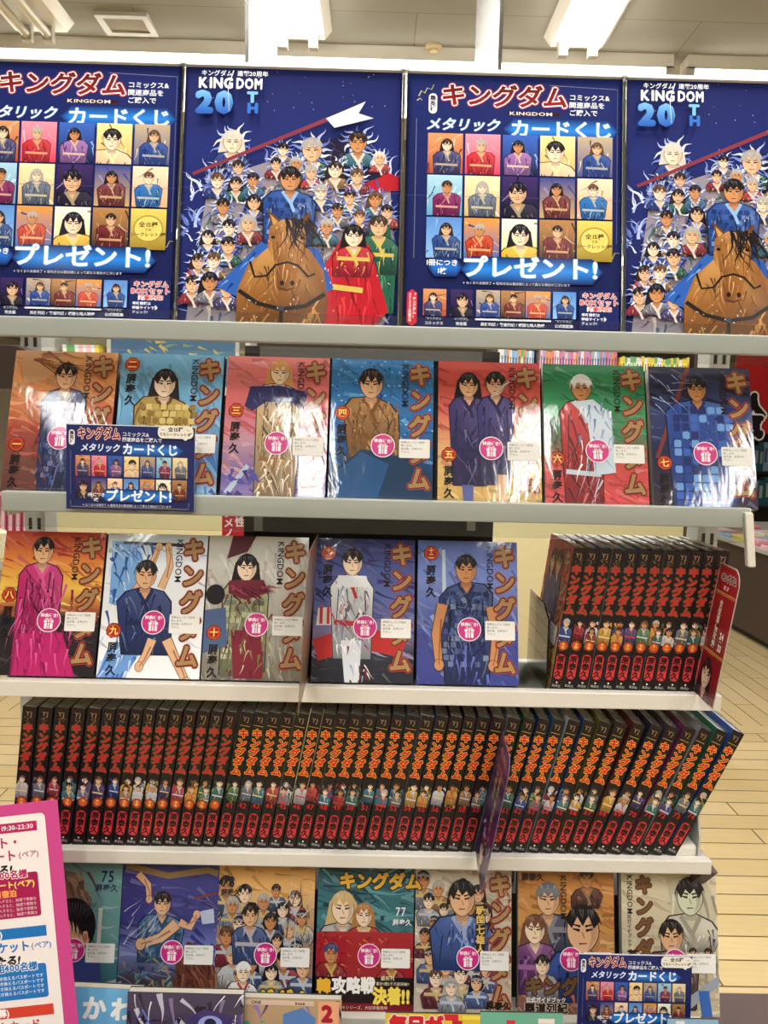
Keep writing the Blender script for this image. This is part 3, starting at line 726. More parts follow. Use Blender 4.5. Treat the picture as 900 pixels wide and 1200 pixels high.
@cover
def v1():
    a, r = base(1, [(0, (214, 160, 108)), (.3, (220, 140, 84)), (.55, (170, 66, 54)), (.75, (120, 72, 60)), (1, (96, 56, 54))])
    a.poly([(10, 0), (58, 0), (64, 18), (40, 38), (16, 44), (8, 24)], (206, 160, 120)); a.strokes(20, 0, 70, 20, 22, [(130, 84, 54), (170, 110, 70)], 34, 4, 20, 20, r)
    a.person(66, 34, 15, SKIN, (28, 22, 26), (52, 60, 116), (120, 76, 56), r, body=9, wide=.95, armor=True)
    a.strokes(40, 62, 92, 176, 70, [(34, 38, 84), (84, 94, 156), (60, 90, 150)], 12, 3, 90, 70, r); a.poly([(58, 66), (68, 66), (66, 120), (61, 128)], (190, 200, 210))
    medallion(a, 14, 122, '一'); author(a, 14, 135); vtitle(a); return a
@cover
def v2():
    a, r = base(2, [(0, (110, 176, 220)), (.4, (120, 180, 220)), (.8, (60, 110, 180)), (1, (160, 200, 226))], ang=60)
    a.person(56, 40, 16, PALE, (30, 24, 26), (176, 146, 70), (110, 70, 40), r, body=8, longh=True, wide=1.15)
    for y in range(66, 176, 9):
        for x in range(26, 90, 9): a.rrect(x+(y % 2)*3, y, 7.6, 7.4, 1.5, r.choice(((200, 172, 90), (150, 120, 52), (222, 200, 120))))
    medallion(a, 14, 15, '二'); author(a, 14, 27); vtitle(a); return a
@cover
def v3():
    a, r = base(3, [(0, (226, 130, 130)), (.35, (214, 104, 110)), (.6, (196, 150, 170)), (.85, (110, 100, 170)), (1, (150, 130, 180))])
    a.person(66, 22, 14, PALE, (206, 150, 92), (214, 184, 140), (150, 110, 60), r, body=11, longh=True)
    a.poly([(30, 40), (66, 38), (102, 46), (96, 74), (84, 60), (50, 60), (34, 72), (24, 66)], (44, 44, 96)); a.strokes(34, 42, 98, 62, 22, [(28, 28, 70), (80, 84, 140)], 16, 2.5, 80, 30, r)
    a.strokes(46, 70, 88, 178, 60, [(236, 220, 190), (170, 130, 80), (250, 244, 230), (190, 160, 120)], 16, 4, 90, 40, r); a.poly([(4, 176), (30, 140), (34, 144), (10, 180)], (180, 200, 220))
    a.strokes(0, 140, 40, 182, 14, [(90, 84, 170), (60, 56, 130)], 14, 7, 60, 60, r)
    medallion(a, 14, 72, '三'); author(a, 14, 86); vtitle(a); return a
@cover
def v4():
    a, r = base(4, [(0, (50, 130, 200)), (.5, (44, 110, 180)), (.75, (24, 70, 120)), (1, (20, 54, 84))])
    for _ in range(160): a.ell(r.uniform(0, BW), r.uniform(0, 110), r.uniform(.6, 2), r.uniform(.6, 1.6), r.choice(((140, 200, 236), (20, 70, 140))), 6)
    a.person(50, 34, 17, SKIN, (34, 26, 28), (156, 110, 62), (120, 80, 40), r, body=5.4, wide=1.05, lean=.05)
    a.strokes(26, 56, 84, 126, 90, [(120, 80, 40), (190, 144, 86), (140, 96, 52)], 12, 3, 80, 30, r)
    a.poly([(0, 150), (40, 118), (100, 128), (128, 150), (128, 182), (0, 182)], (26, 58, 92)); a.poly([(6, 150), (40, 122), (74, 136), (60, 182), (10, 182)], (36, 84, 136))
    medallion(a, 15, 72, '四'); author(a, 15, 86); vtitle(a); return a
@cover
def v5():
    a, r = base(5, [(0, (196, 70, 66)), (.35, (206, 96, 84)), (.6, (226, 170, 120)), (.8, (226, 196, 120)), (1, (206, 160, 90))])
    a.person(38, 32, 14, SKIN, (24, 20, 26), (58, 50, 110), (40, 34, 84), r, body=8.2, longh=True, wide=.9); a.person(72, 30, 14, SKIN, (26, 22, 26), (62, 54, 118), (40, 34, 84), r, body=8.2, wide=.85)
    a.poly([(30, 160), (44, 160), (44, 182), (32, 182)], (90, 100, 160)); a.poly([(74, 146), (86, 146), (84, 182), (76, 182)], SKIN); a.line([(66, 46), (108, 8)], 2.2, (190, 190, 200))
    medallion(a, 14, 122, '五'); author(a, 14, 136); vtitle(a); return a
@cover
def v6():
    a, r = base(6, [(0, (40, 130, 84)), (.3, (60, 150, 100)), (.55, (100, 120, 90)), (.7, (206, 84, 80)), (1, (222, 84, 88))])
    a.strokes(0, 70, 36, 120, 40, [(70, 50, 50), (120, 40, 44), (40, 40, 40)], 16, 2, 90, 20, r)
    a.person(48, 32, 15, TAN, (220, 226, 232), (196, 60, 62), (200, 214, 226), r, body=10, wide=.95, capc=(236, 240, 244))
    a.poly([(34, 50), (62, 46), (84, 64), (88, 140), (62, 144), (54, 70)], (206, 222, 236)); a.strokes(40, 50, 86, 130, 34, [(150, 176, 206), (240, 246, 250), (120, 140, 180)], 20, 3, 84, 30, r)
    medallion(a, 16, 124, '六'); author(a, 15, 138); vtitle(a); return a
@cover
def v7():
    a, r = base(7, [(0, (30, 34, 66)), (.3, (50, 66, 120)), (.6, (36, 40, 76)), (1, (60, 44, 50))])
    a.line([(50, 0), (6, 120)], 5, (120, 56, 50))
    a.person(60, 30, 14, TAN, (24, 22, 28), (44, 78, 160), (30, 50, 110), r, body=10, wide=1.5)
    for y in range(52, 180, 11):
        for x in range(28, 96, 11): a.rrect(x, y, 9, 9.4, 2, r.choice(((40, 70, 150), (60, 100, 190), (28, 46, 110), (110, 160, 226))))
    a.strokes(0, 10, 40, 60, 10, [(190, 210, 250)], 26, 1.2, 20, 40, r)
    medallion(a, 15, 126, '七'); author(a, 14, 139); vtitle(a); return a
@cover
def v8():
    a, r = base(8, [(0, (180, 60, 50)), (.2, (220, 130, 60)), (.4, (240, 196, 84)), (.52, (190, 110, 60)), (.6, (44, 36, 40)), (1, (34, 28, 34))])
    a.person(50, 26, 15, SKIN, (30, 24, 26), (192, 40, 112), (220, 90, 150), r, body=11, wide=.95)
    a.poly([(30, 130), (84, 128), (104, 182), (26, 182)], (186, 36, 106)); a.strokes(28, 60, 96, 180, 60, [(140, 20, 80), (222, 90, 156), (160, 26, 92)], 30, 3, 88, 16, r)
    medallion(a, 13, 82, '八'); author(a, 13, 96); vtitle(a); return a
@cover
def v9():
    a, r = base(9, [(0, (206, 222, 240)), (.3, (236, 242, 248)), (1, (244, 246, 250))], n=20)
    a.poly([(6, 10), (40, 12), (52, 50), (30, 96), (8, 90)], (120, 170, 226)); a.strokes(4, 10, 56, 100, 40, [(70, 120, 200), (190, 216, 246), (40, 80, 160)], 26, 4, 70, 40, r)
    a.poly([(0, 182), (10, 150), (46, 120), (60, 132), (36, 182)], (110, 156, 220)); a.strokes(4, 125, 50, 180, 20, [(60, 110, 190), (200, 220, 246)], 22, 3, 120, 20, r)
    a.line([(20, 12), (104, 14)], 4, (50, 50, 70)); a.arm([(40, 74), (58, 40), (66, 16)], 9, SKIN); a.arm([(72, 70), (82, 42), (78, 16)], 9, SKIN)
    a.person(52, 54, 16, SKIN, (26, 24, 30), (44, 62, 120), (30, 40, 84), r, body=5.2, wide=1.1, lean=.1)
    a.arm([(66, 134), (60, 152), (52, 168)], 11, SKIN); a.arm([(84, 134), (98, 160), (112, 186)], 12, SKIN)
    medallion(a, 17, 124, '九'); author(a, 17, 138); vtitle(a); return a
@cover
def v10():
    a, r = base(10, [(0, (206, 206, 200)), (.5, (190, 188, 176)), (.8, (150, 146, 130)), (1, (110, 106, 98))], ang=75)
    a.poly([(30, 0), (60, 0), (50, 20), (24, 30)], (90, 40, 54))
    a.person(50, 42, 15, PALE, (26, 22, 26), (164, 168, 124), (120, 36, 56), r, body=8, longh=True, armor=True)
    a.poly([(28, 58), (72, 56), (80, 72), (50, 82), (28, 74)], (112, 34, 54)); a.strokes(30, 58, 78, 78, 18, [(80, 20, 40), (150, 60, 84)], 18, 3, 15, 25, r)
    a.poly([(34, 120), (72, 120), (78, 180), (40, 180)], (126, 40, 56)); a.strokes(30, 80, 86, 176, 50, [(120, 124, 84), (200, 200, 160), (150, 120, 80), (100, 30, 44)], 14, 3, 90, 40, r)
    a.ell(12, 76, 12, 13, (30, 26, 34)); a.poly([(0, 96), (26, 92), (30, 140), (0, 150)], (80, 100, 140))
    medallion(a, 13, 124, '十'); author(a, 13, 138); vtitle(a); return a
@cover
def v11():
    a, r = base(11, [(0, (52, 58, 120)), (.4, (90, 104, 170)), (.65, (130, 120, 160)), (.8, (50, 54, 64)), (1, (36, 38, 50))])
    a.poly([(6, 90), (44, 86), (44, 110), (4, 112)], (230, 226, 226))
    for x in range(8, 44, 9): a.rect(x, 88, 4, 22, (206, 60, 60))
    a.poly([(0, 130), (60, 108), (118, 130), (112, 150), (60, 140), (8, 156)], (186, 50, 50))
    a.person(48, 32, 15, PALE, (36, 26, 26), (226, 230, 236), (190, 54, 54), r, body=7, wide=.95, capc=None)
    a.poly([(30, 48), (66, 48), (70, 62), (28, 64)], (236, 240, 246)); a.poly([(36, 130), (62, 130), (60, 182), (42, 182)], (220, 226, 236)); a.strokes(30, 60, 70, 180, 40, [(150, 164, 196), (250, 250, 252), (120, 40, 50)], 18, 2.6, 80, 40, r)
    medallion(a, 17, 20, '十一'); author(a, 17, 34); vtitle(a); return a
@cover
def v12():
    a, r = base(12, [(0, (96, 116, 190)), (.3, (120, 140, 206)), (.6, (70, 84, 160)), (1, (60, 66, 140))], ang=45)
    a.poly([(31, 12), (35, 12), (38, 110), (32, 110)], (190, 204, 220))
    a.person(62, 38, 16, TAN, (26, 22, 28), (50, 66, 120), (36, 40, 80), r, body=8, wide=1.1, armor=True)
    a.arm([(32, 82), (24, 120), (28, 158)], 13, TAN); a.arm([(94, 84), (100, 120), (96, 158)], 13, TAN)
    a.strokes(40, 66, 88, 120, 40, [(30, 44, 90), (90, 120, 180), (70, 100, 150)], 10, 3, 90, 80, r); a.strokes(44, 130, 90, 180, 24, [(40, 44, 110), (100, 110, 190)], 26, 3.4, 88, 20, r)
    medallion(a, 17, 17, '十二'); author(a, 17, 32); vtitle(a); return a
def crowd(a, r, x0, y0, x1, y1, n, rad, cols):
    for i in range(n):
        x, y = x0+(x1-x0)*((i*.618) % 1), y0+(y1-y0)*i/max(1, n-1)
        a.person(x, y, rad*r.uniform(.8, 1.25), r.choice((PALE, SKIN, TAN)), r.choice(HAIRS), r.choice(cols), r.choice(((200, 180, 120), (180, 190, 200))), r, body=2.6, longh=r.random() < .3, capc=r.choice((None, None, (150, 150, 160))))
def foot_title(a, y, s=24., fill=(232, 190, 60), x=4): a.text('キングダム', x, y, s, fill, bold=.06, out=(30, 20, 14), ow=.06)
@cover
def v75():
    a, r = base(75, [(0, (118, 168, 166)), (.5, (104, 156, 156)), (.75, (60, 110, 120)), (1, (44, 70, 90))], n=30)
    a.poly([(20, 8), (66, 16), (90, 50), (80, 90), (40, 110), (0, 90), (0, 30)], (126, 104, 84)); a.strokes(10, 10, 84, 90, 36, [(150, 128, 104), (96, 76, 60)], 40, 4, 60, 30, r)
    a.ell(66, 84, 31, 36, (26, 24, 28), 26); a.ell(56, 104, 25, 30, mixc(SKIN, (40, 20, 14), .6), 22); a.ell(55, 104, 24, 29, SKIN, 22); a.ell(84, 98, 6, 9, SKIN, 14); a.ell(84, 98, 3, 6, (190, 130, 96), 12)
    for k in range(14): a.wave(40+k*3.6, 62+abs(k-6)*1.5, 34, 96-k*2, 5, (26, 24, 28), r, .3)
    for k in range(14): a.wave(44+k*4, 54, 22, 60+k*5, 1.4, (74, 70, 84), r, .3)
    a.poly([(30, 150), (60, 122), (104, 118), (112, 182), (20, 182)], (56, 70, 130)); a.line([(102, 60), (102, 112)], 5, (210, 214, 210)); 
    a.poly([(60, 166), (128, 148), (128, 160), (64, 178)], (150, 160, 170)); a.text('数億・無敵・最強', 62, 164, 8, (220, 226, 230), bold=.02, rise=.15)
    a.text('75', 100, 10, 20, (36, 44, 90), bold=.02, sx=.8); a.text('原泰久', 93, 30, 10, (50, 56, 80), bold=.03); foot_title(a, 176, 20, (200, 200, 60), 80); return a
@cover
def v76():
    a, r = base(76, [(0, (62, 62, 132)), (.4, (60, 64, 140)), (.6, (120, 130, 190)), (.8, (70, 60, 70)), (1, (60, 40, 40))])
    a.line([(4, 6), (60, 18), (112, 10), (126, 14)], 8, (150, 120, 76)); a.arm([(20, 16), (34, 30), (36, 48)], 9, SKIN)
    a.person(54, 54, 13, SKIN, (28, 24, 30), (70, 110, 150), (40, 70, 110), r, body=4.6, wide=1.2, armor=True); a.arm([(74, 78), (54, 96), (28, 104)], 14, SKIN); a.arm([(78, 76), (92, 82), (100, 66)], 10, SKIN)
    a.poly([(74, 182), (76, 120), (90, 100), (116, 108), (128, 140), (128, 182)], (96, 54, 40)); a.strokes(78, 108, 126, 178, 40, [(66, 34, 28), (136, 84, 62)], 24, 4, 80, 30, r)
    a.strokes(4, 110, 74, 176, 70, [(60, 110, 110), (150, 130, 90), (40, 60, 90), (110, 150, 140)], 14, 4, 90, 70, r); a.strokes(0, 60, 40, 110, 14, [(190, 200, 220)], 26, 1.6, -50, 16, r)
    a.line([(96, 46), (126, 38)], 3, (120, 60, 56)); a.poly([(104, 62), (122, 58), (124, 76), (108, 78)], (190, 200, 226)); foot_title(a, 158, 25); return a
@cover
def v78():
    a, r = base(78, [(0, (226, 166, 86)), (.25, (222, 180, 120)), (.5, (170, 140, 120)), (1, (140, 90, 80))])
    crowd(a, r, 10, 30, 118, 140, 24, 9, [(120, 130, 150), (150, 50, 60), (190, 190, 190), (60, 80, 120)]); a.person(44, 66, 12, SKIN, (26, 22, 26), (70, 90, 140), (180, 180, 190), r, body=4)
    a.person(38, 136, 11, PALE, (230, 230, 226), (226, 226, 220), (180, 60, 60), r, body=2.5); a.strokes(80, 20, 124, 110, 14, [(90, 60, 50), (210, 210, 210)], 34, 1.6, -70, 30, r)
    a.text('78', 5, 13, 19, (44, 40, 44), bold=.02, sx=.8); a.text('原泰久', 4, 32, 8.6, (60, 50, 50), bold=.03); foot_title(a, 156, 25); return a
@cover
def v77():
    a, r = base(77, [(0, (40, 92, 108)), (.4, (60, 120, 130)), (1, (40, 92, 108))])
    a.strokes(0, 0, 128, 70, 40, [(24, 60, 74), (90, 150, 156)], 50, 6, 10, 40, r)
    a.person(34, 56, 18, PALE, (206, 176, 120), (180, 180, 180), (150, 150, 150), r, body=2, longh=True); a.person(62, 64, 13, PALE, (170, 120, 70), (170, 40, 50), (220, 190, 110), r, body=3, longh=True)
    a.rect(0, 84, BW, 60, (170, 36, 48), (150, 28, 40)); a.strokes(0, 86, 128, 140, 60, [(206, 120, 60), (120, 16, 30)], 8, 2, 45, 80, r)
    a.person(20, 112, 11, TAN, (60, 70, 110), (130, 30, 40), (200, 170, 90), r, body=2.5); a.person(100, 120, 10, TAN, (50, 40, 36), (150, 40, 50), (200, 170, 90), r, body=2.5)
    a.rect(0, 140, BW, 42, (30, 20, 22), (40, 18, 22)); a.rect(0, 172, BW, 10, (120, 24, 34))
    a.text('韓', 2, 142, 19, (236, 180, 60), bold=.05); a.text('攻略戦', 22, 140, 21, (246, 244, 240), bold=.05, sx=.9); a.text('決着!!', 76, 152, 22, (246, 220, 90), bold=.06, out=(60, 10, 14), ow=.05, sx=.85)
    a.text('最新刊', 86, 138, 6, (250, 240, 200)); a.text('累計1億2千万部突破!!', 80, 145.5, 4.6, (250, 240, 200)); a.text('キングダム 続々シリーズ、大好評発売中', 4, 175, 5, (240, 220, 190))
    foot_title(a, 9, 22, (226, 176, 60), 28); a.text('77', 104, 50, 15, (230, 240, 244), bold=.02, sx=.8); a.text('原泰久', 100, 67, 8.5, (230, 240, 244), bold=.03, out=(30, 40, 100), ow=.05); return a
@cover
def g1():
    a, r = base(21, [(0, (216, 206, 186)), (1, (196, 180, 160))]); crowd(a, r, 10, 18, 96, 150, 26, 9, [(110, 50, 56), (80, 100, 150), (140, 140, 150), (150, 110, 70)])
    a.person(62, 40, 20, SKIN, (26, 22, 28), (60, 90, 160), (150, 170, 210), r, body=3.4, wide=1.1, armor=True); a.strokes(46, 66, 84, 96, 26, [(40, 60, 120), (120, 150, 210)], 14, 3, 90, 30, r)
    a.strokes(92, 10, 126, 150, 30, [(150, 60, 56), (190, 160, 120)], 14, 4, 80, 60, r)
    a.rect(80, 46, 13, 66, (36, 28, 26)); a.vtext('戦国七雄人', 86.5, 48, 12, (230, 196, 110), bold=.03)
    vtitle(a, 112, 6, 31, 200); a.text('原泰久', 94, 166, 11, (30, 22, 22), bold=.04); return a
@cover
def g2():
    a, r = base(22, [(0, (196, 130, 66)), (.4, (206, 150, 80)), (.7, (150, 100, 80)), (1, (120, 80, 70))])
    a.person(92, 12, 11, TAN, (60, 40, 30), (90, 50, 44), (150, 120, 80), r, body=2.4); a.person(40, 40, 18, SKIN, (110, 112, 120), (70, 74, 96), (130, 130, 140), r, body=2.8, capc=(120, 124, 132))
    a.person(22, 78, 16, PALE, (112, 70, 50), (110, 60, 120), (150, 100, 150), r, body=4, longh=True); a.person(86, 78, 26, SKIN, (24, 20, 26), (44, 74, 150), (200, 110, 60), r, body=2.4)
    a.person(32, 122, 11, PALE, (26, 22, 26), (150, 150, 160), (120, 60, 60), r, body=3)
    a.text('原泰久', 4, 6, 10, (60, 34, 26), bold=.04); a.text('キングダム', 8, 136, 24, (112, 84, 56), bold=.06, out=(50, 24, 20), ow=.05)
    a.text('公式ガイドブック', 10, 161, 6.6, (246, 240, 230), bold=.03); a.text('覇道列紀', 8, 168, 13, (40, 26, 22), bold=.05, out=(230, 220, 200), ow=.04, sx=1.1); return a
@cover
def g3():
    a, r = base(23, [(0, (222, 212, 180)), (.5, (206, 196, 166)), (1, (186, 176, 150))])
    a.poly([(60, 10), (112, 4), (126, 40), (124, 130), (96, 120), (70, 60)], (196, 190, 164)); a.strokes(64, 10, 126, 130, 26, [(224, 222, 206), (150, 146, 130)], 50, 5, 85, 12, r)
    a.person(92, 34, 21, (214, 220, 196), (40, 36, 36), (200, 196, 180), (160, 156, 140), r, body=2.2); a.person(66, 84, 18, SKIN, (30, 22, 24), (90, 60, 70), (150, 120, 100), r, body=4)
    a.person(94, 104, 6, SKIN, (40, 30, 30), (110, 70, 60), (160, 130, 90), r, body=3); a.person(114, 104, 6, SKIN, (40, 30, 30), (80, 80, 110), (160, 130, 90), r, body=3)
    a.poly([(84, 160), (128, 130), (128, 142), (90, 172)], (150, 160, 176)); a.poly([(100, 150), (114, 150), (118, 182), (104, 182)], (50, 100, 180))
    a.rot_text('KINGDOM', 15, 6, 10, (40, 28, 26), .01); a.vtext('キングダム', 30, 6, 25, (120, 88, 58), bold=.05, out=OUTL, ow=.05, pitch=1.08, sx=.95)
    a.vtext('公式ガイドブック', 10, 50, 6, (60, 30, 26), bold=.02); a.vtext('英傑列紀', 14, 100, 15, (60, 30, 26), bold=.05); return a

def sticker_mesh():
    a = Art(30, 30, (1, 1, 1)); a.v, a.f, a.c = [], [], []
    a.ell(15, 15, 15, 15, (248, 240, 246), 40); a.ell(15, 15, 14, 14, (206, 44, 132), 40)
    a.text('特典付き!', 15.2, 6.4, 5.2, (252, 246, 250), bold=.03, align='c', sx=.98)
    W_, M_ = (250, 240, 246), (206, 44, 132)
    a.rect(9, 14.8, 12, 3, W_); a.rect(9.7, 18.3, 10.6, 7.2, W_); a.rect(13.1, 14.8, 1.1, 10.7, M_); a.rect(15.8, 14.8, 1.1, 10.7, M_)
    a.line([(15, 14.6), (12, 12.2), (10.6, 13.4), (13, 14.6)], .8, W_); a.line([(15, 14.6), (18, 12.2), (19.4, 13.4), (17, 14.6)], .8, W_)
    pb = PB(); a.emit_to(pb, (0, 0, 0), (1, 0, 0), (0, 0, 1), (0, -1, 0))
    n = 40; c = [(.015+.015*math.cos(2*math.pi*i/n), .015+.015*math.sin(2*math.pi*i/n)) for i in range(n)]
    b = len(pb.v); pb.prism(c, 1, 0.0003, 0); pb.paint((240, 230, 238)); return pb
def label_mesh():
    a = Art(38, 24, (1, 1, 1)); a.v, a.f, a.c = [], [], []
    a.rrect(0, 0, 38, 24, 1.6, (238, 238, 234))
    for j, t in enumerate(('特典はレジにて配布', '致します。', '会計後、お声がけ', '下さい。')): a.text(t, 2.2, 2.4+j*4.1, 3.3, (50, 46, 46), bold=.0)
    pb = PB(); a.emit_to(pb, (0, 0, 0), (1, 0, 0), (0, 0, 1), (0, -1, 0)); pb.box(.0012, 0, .0012, .0368, .0003, .0228); pb.paint((236, 236, 232)); return pb
STM = sticker_mesh().build('gift_sticker', print_mat('sticker_print', .4, .2, 0)); LBM = label_mesh().build('paper_label', PAPER)
PGO = {}
def pages(t, wrapped, parent, w=.128, h=.182):
    key = (round(t, 4), wrapped)
    if key not in PGO:
        k = MB(); k.box(.0015, .0007, .0012, w-.0009, t-.0007, h-.0012); o = k.build('page_block', FILMPG if wrapped else PAGES); PGO[key] = o
    else:
        o = PGO[key].copy(); C.objects.link(o)
    o.parent = parent; return o
SCOL = {'v1': (120, 60, 50), 'v4': (30, 40, 60), 'v9': (220, 224, 230), 'g3': (180, 170, 150)}
def cover_body(pb, t, w=.128, h=.182):      # U-shaped jacket: front board, spine at the right, rear board
    pb.box(0, 0, 0, w, .0006, h); pb.box(0, t-.0006, 0, w, t, h); pb.box(w-.0008, .0006, 0, w, t-.0006, h)
first = True
def placed(src, parent, loc, rot=(0, 0, 0)):
    global first
    o = src.copy(); C.objects.link(o); o.parent = parent; o.location = loc; o.rotation_euler = rot; return o
def face_out(key, x, y, z, tilt, label, group, stick=(66, 116), lab=(82, 118), spine=(40, 30, 32)):
    t = empty('manga_volume', (x, y, z), label, 'book', group, (-R(tilt), 0, 0))
    a = COV[key](); pb = PB(); cover_body(pb, .0175); pb.paint(spine)
    a.emit_to(pb, (0, 0, 0), (1, 0, 0), (0, 0, 1), (0, -1, 0))
    pb.build('cover', WRAPPED, t); pages(.0175, False, t)
    zt = -a.z-.0004
    if stick: placed(STM, t, (stick[0]/1000-.015, zt-.0003, .182-stick[1]/1000-.015))
    if lab: placed(LBM, t, (lab[0]/1000, zt, .182-lab[1]/1000-.012))
    return t
G1, G2, G5 = 'face-out volumes on the upper shelf', 'face-out volumes on the second shelf', 'face-out volumes on the lowest shelf'
X_1 = [-.456, -.323, -.190, -.059, .075, .207, .341]
L1 = ['comic with orange and red cover marked 一, first on the upper shelf', 'pale blue comic marked 二 with gold armoured figure, partly behind the blue promotional card', 'pink comic marked 三 with a figure in dark blue cape',
      'bright blue comic marked 四 with a figure in shaggy brown cape', 'red comic marked 五 with two figures in indigo robes', 'green and red comic marked 六 with a white wrapped figure', 'dark navy comic marked 七 with blue armour, last on the upper shelf']
for i in range(7):
    face_out('v%d' % (i+1), X_1[i], 0, SH[1]+T17, 17.1, L1[i], G1, (66, 113), (86, 116))
X_2 = [-.474, -.343, -.213, -.076, .056]
L2 = ['comic with magenta robe on sunset cover marked 八', 'white comic marked 九 with navy dressed figure and pale blue shapes', 'grey comic marked 十 with maroon scarf, left of the thin brown divider', 'blue comic marked 十一 with a white and red robed figure', 'violet blue comic marked 十二 with a sword on the cover']
for i in range(5):
    face_out('v%d' % (8+i), X_2[i], 0, SH[2]+T17, 17.1, L2[i], G2, (66, 113), (86, 114))
T13 = math.sin(R(13.2))*.0185
X_5 = [-.453, -.324, -.197, -.065, .065, .202, .340]
L5 = ['teal comic numbered 75 beside the pink flyer', 'purple navy comic with a brown horse, right of the teal 75', 'orange sky crowd comic numbered 78', 'comic numbered 77 with red and black paper band', 'guidebook with a crowd cover and large vertical brown title', 'orange guidebook with several large faces, left of the lower promotional card', 'cream guidebook behind the lower promotional card, last on the lowest shelf']
for i, key in enumerate(('v75', 'v76', 'v78', 'v77', 'g1', 'g2', 'g3')):
    face_out(key, X_5[i], -.0005*i*0, SH[5]+T13, 13.2, L5[i], G5, (70, 113) if i != 2 else (66, 113), (86, 116))

# ------------------------------------------------------------------ spine-out volumes
def spine_art(t, style, num, rng):
    w_ = t*1000; a = Art(w_, 182, (34, 26, 26), (28, 20, 22)); cx = w_/2
    a.text('YJ', cx, 5, 8, (150, 120, 84), bold=.02, align='c'); 
    fc = (CLOTHS+[(90, 120, 70), (190, 190, 196), (200, 150, 60)]); y0 = 86
    if style == 0:
        a.strokes(cx-4, 13, cx+4, 19, 10, [(130, 104, 72), (96, 76, 54)], 3, 1.4, 90, 60, rng)
        a.vtext('キングダム', cx, 21, 12.6, (184, 42, 42), bold=.06, out=(92, 84, 44), ow=.06, pitch=1.01, sx=1.0)
    else:
        a.rect(1.5, 17.5, w_-3, .9, (170, 140, 60))
        a.vtext('キングダム', cx, 22, 12.4, (206, 44, 36), bold=.05, out=(240, 176, 60), ow=.055, pitch=1.0, sx=1.0)
    for k in range(2 if rng.random() < .45 else 1):
        cl = rng.choice(fc)
        a.clip = (0, 84, w_, 122)
        a.strokes(1, 92, w_-1, 118, 10, [mixc(cl, (0, 0, 0), .5), cl], 10, 3, 80, 40, rng)
        a.person(cx+(rng.uniform(-2.5, 2.5) if k == 0 else rng.uniform(-3, 3)), y0+9+k*9, rng.uniform(3.4, 4.8), rng.choice((PALE, SKIN, TAN)), rng.choice(HAIRS), cl, rng.choice(((220, 200, 140), (200, 60, 60), (190, 200, 220))), rng, body=5, longh=rng.random() < .3)
        a.clip = (0, 0, w_, 182)
    if style == 0:
        a.ell(cx, 124, 6.4, 6.8, (150, 62, 30), 12, wob=.12, rng=rng); a.ell(cx, 124, 4.6, 4.8, (206, 96, 44), 12)
        k = '一二三四五六七八九'; n = num
        a.vtext('十' + (k[n % 10-1] if n % 10 else ''), cx, 120.2, 3.9, (250, 220, 120), bold=.03)
    else:
        a.text(str(num), cx, 119.5, 9.4, (196, 36, 40), bold=.02, align='c', sx=.92)
    a.rrect(cx-5.4, 135, 10.8, 32, 4.6, (206, 56, 62)); a.vtext('原泰久', cx, 136.5, 9.6, (34, 14, 16), bold=.04, pitch=1.0)
    a.ell(cx, 171.5, 1.1, 1.1, (236, 232, 226), 10); a.text('集英社', cx, 174, 3.6, (190, 186, 180), align='c')
    return a
SIDE = [(60, 60, 70), (36, 70, 130), (150, 152, 158), (70, 60, 40), (20, 60, 130), (40, 44, 60), (200, 204, 210), (110, 40, 90), (120, 110, 40), (30, 90, 70), (96, 40, 40), (40, 110, 160)]
def film_top(t, rng, parent):               # gathered plastic film along the top edge
    k = MB(); nx, ny = 4, 9; P = []
    for j in range(ny):
        for i in range(nx):
            x = .0004+(t-.0008)*i/(nx-1); y = .001+.125*j/(ny-1)
            P.append((x, y, .1822+.0007*abs(math.sin(j*1.7+i*2.1+t*900))+rng.uniform(0, .0011)))
    k.v = P
    for j in range(ny-1):
        for i in range(nx-1): k.f.append((j*nx+i, j*nx+i+1, (j+1)*nx+i+1, (j+1)*nx+i)); k.mi.append(0)
    return k.build('plastic_film', FILM, parent)
def spine_out(xb, z, lean, t, style, num, label, group, side, rng, y=0., front=None, yaw=0.):
    # xb: left edge of the spine at the base; leaning right turns it about the lower right corner
    r = empty('manga_volume', (xb, y, z+math.sin(R(lean))*t), label, 'book', group, (0, R(lean), R(yaw)))
    a = spine_art(t, style, num, rng); pb = PB(); h, d = .182, .128
    pb.box(0, 0, 0, t, .0008, h); pb.box(0, .0008, 0, .0006, d, h); pb.box(t-.0006, .0008, 0, t, d, h); pb.paint(side)
    a.emit_to(pb, (0, 0, 0), (1, 0, 0), (0, 0, 1), (0, -1, 0))
    if front:
        f = COV[front](); f.emit_to(pb, (0, d, 0), (0, -1, 0), (0, 0, 1), (-1, 0, 0))
    pb.build('cover', SPINE, r)
    key = ('s', round(t, 4))
    if key not in PGO:
        k = MB(); k.box(.0007, .0009, .001, t-.0007, d-.001, h-.001); o = k.build('page_block', FILMPG); PGO[key] = o
    else: o = PGO[key].copy(); C.objects.link(o)
    o.parent = r
    film_top(t, rng, r)
    if front:
        placed(STM, r, (-f.z-.0006, d-.050, h-.128), (0, 0, R(-90))); placed(LBM, r, (-f.z-.0003, d-.082, h-.128), (0, 0, R(-90)))
    return r
rng = random.Random(77)
def axis_row(pills, tops, ypill, ytop, zsh, hpill):
    out = []
    for (px, tx) in zip(pills, tops):
        p = at(px, ypill, 0); q = at(tx, ytop(tx), 0)
        lean = math.degrees(math.atan2(q.x-p.x, q.z-p.z)); out.append((p.x-math.tan(R(lean))*(p.z-zsh), lean))
    return out
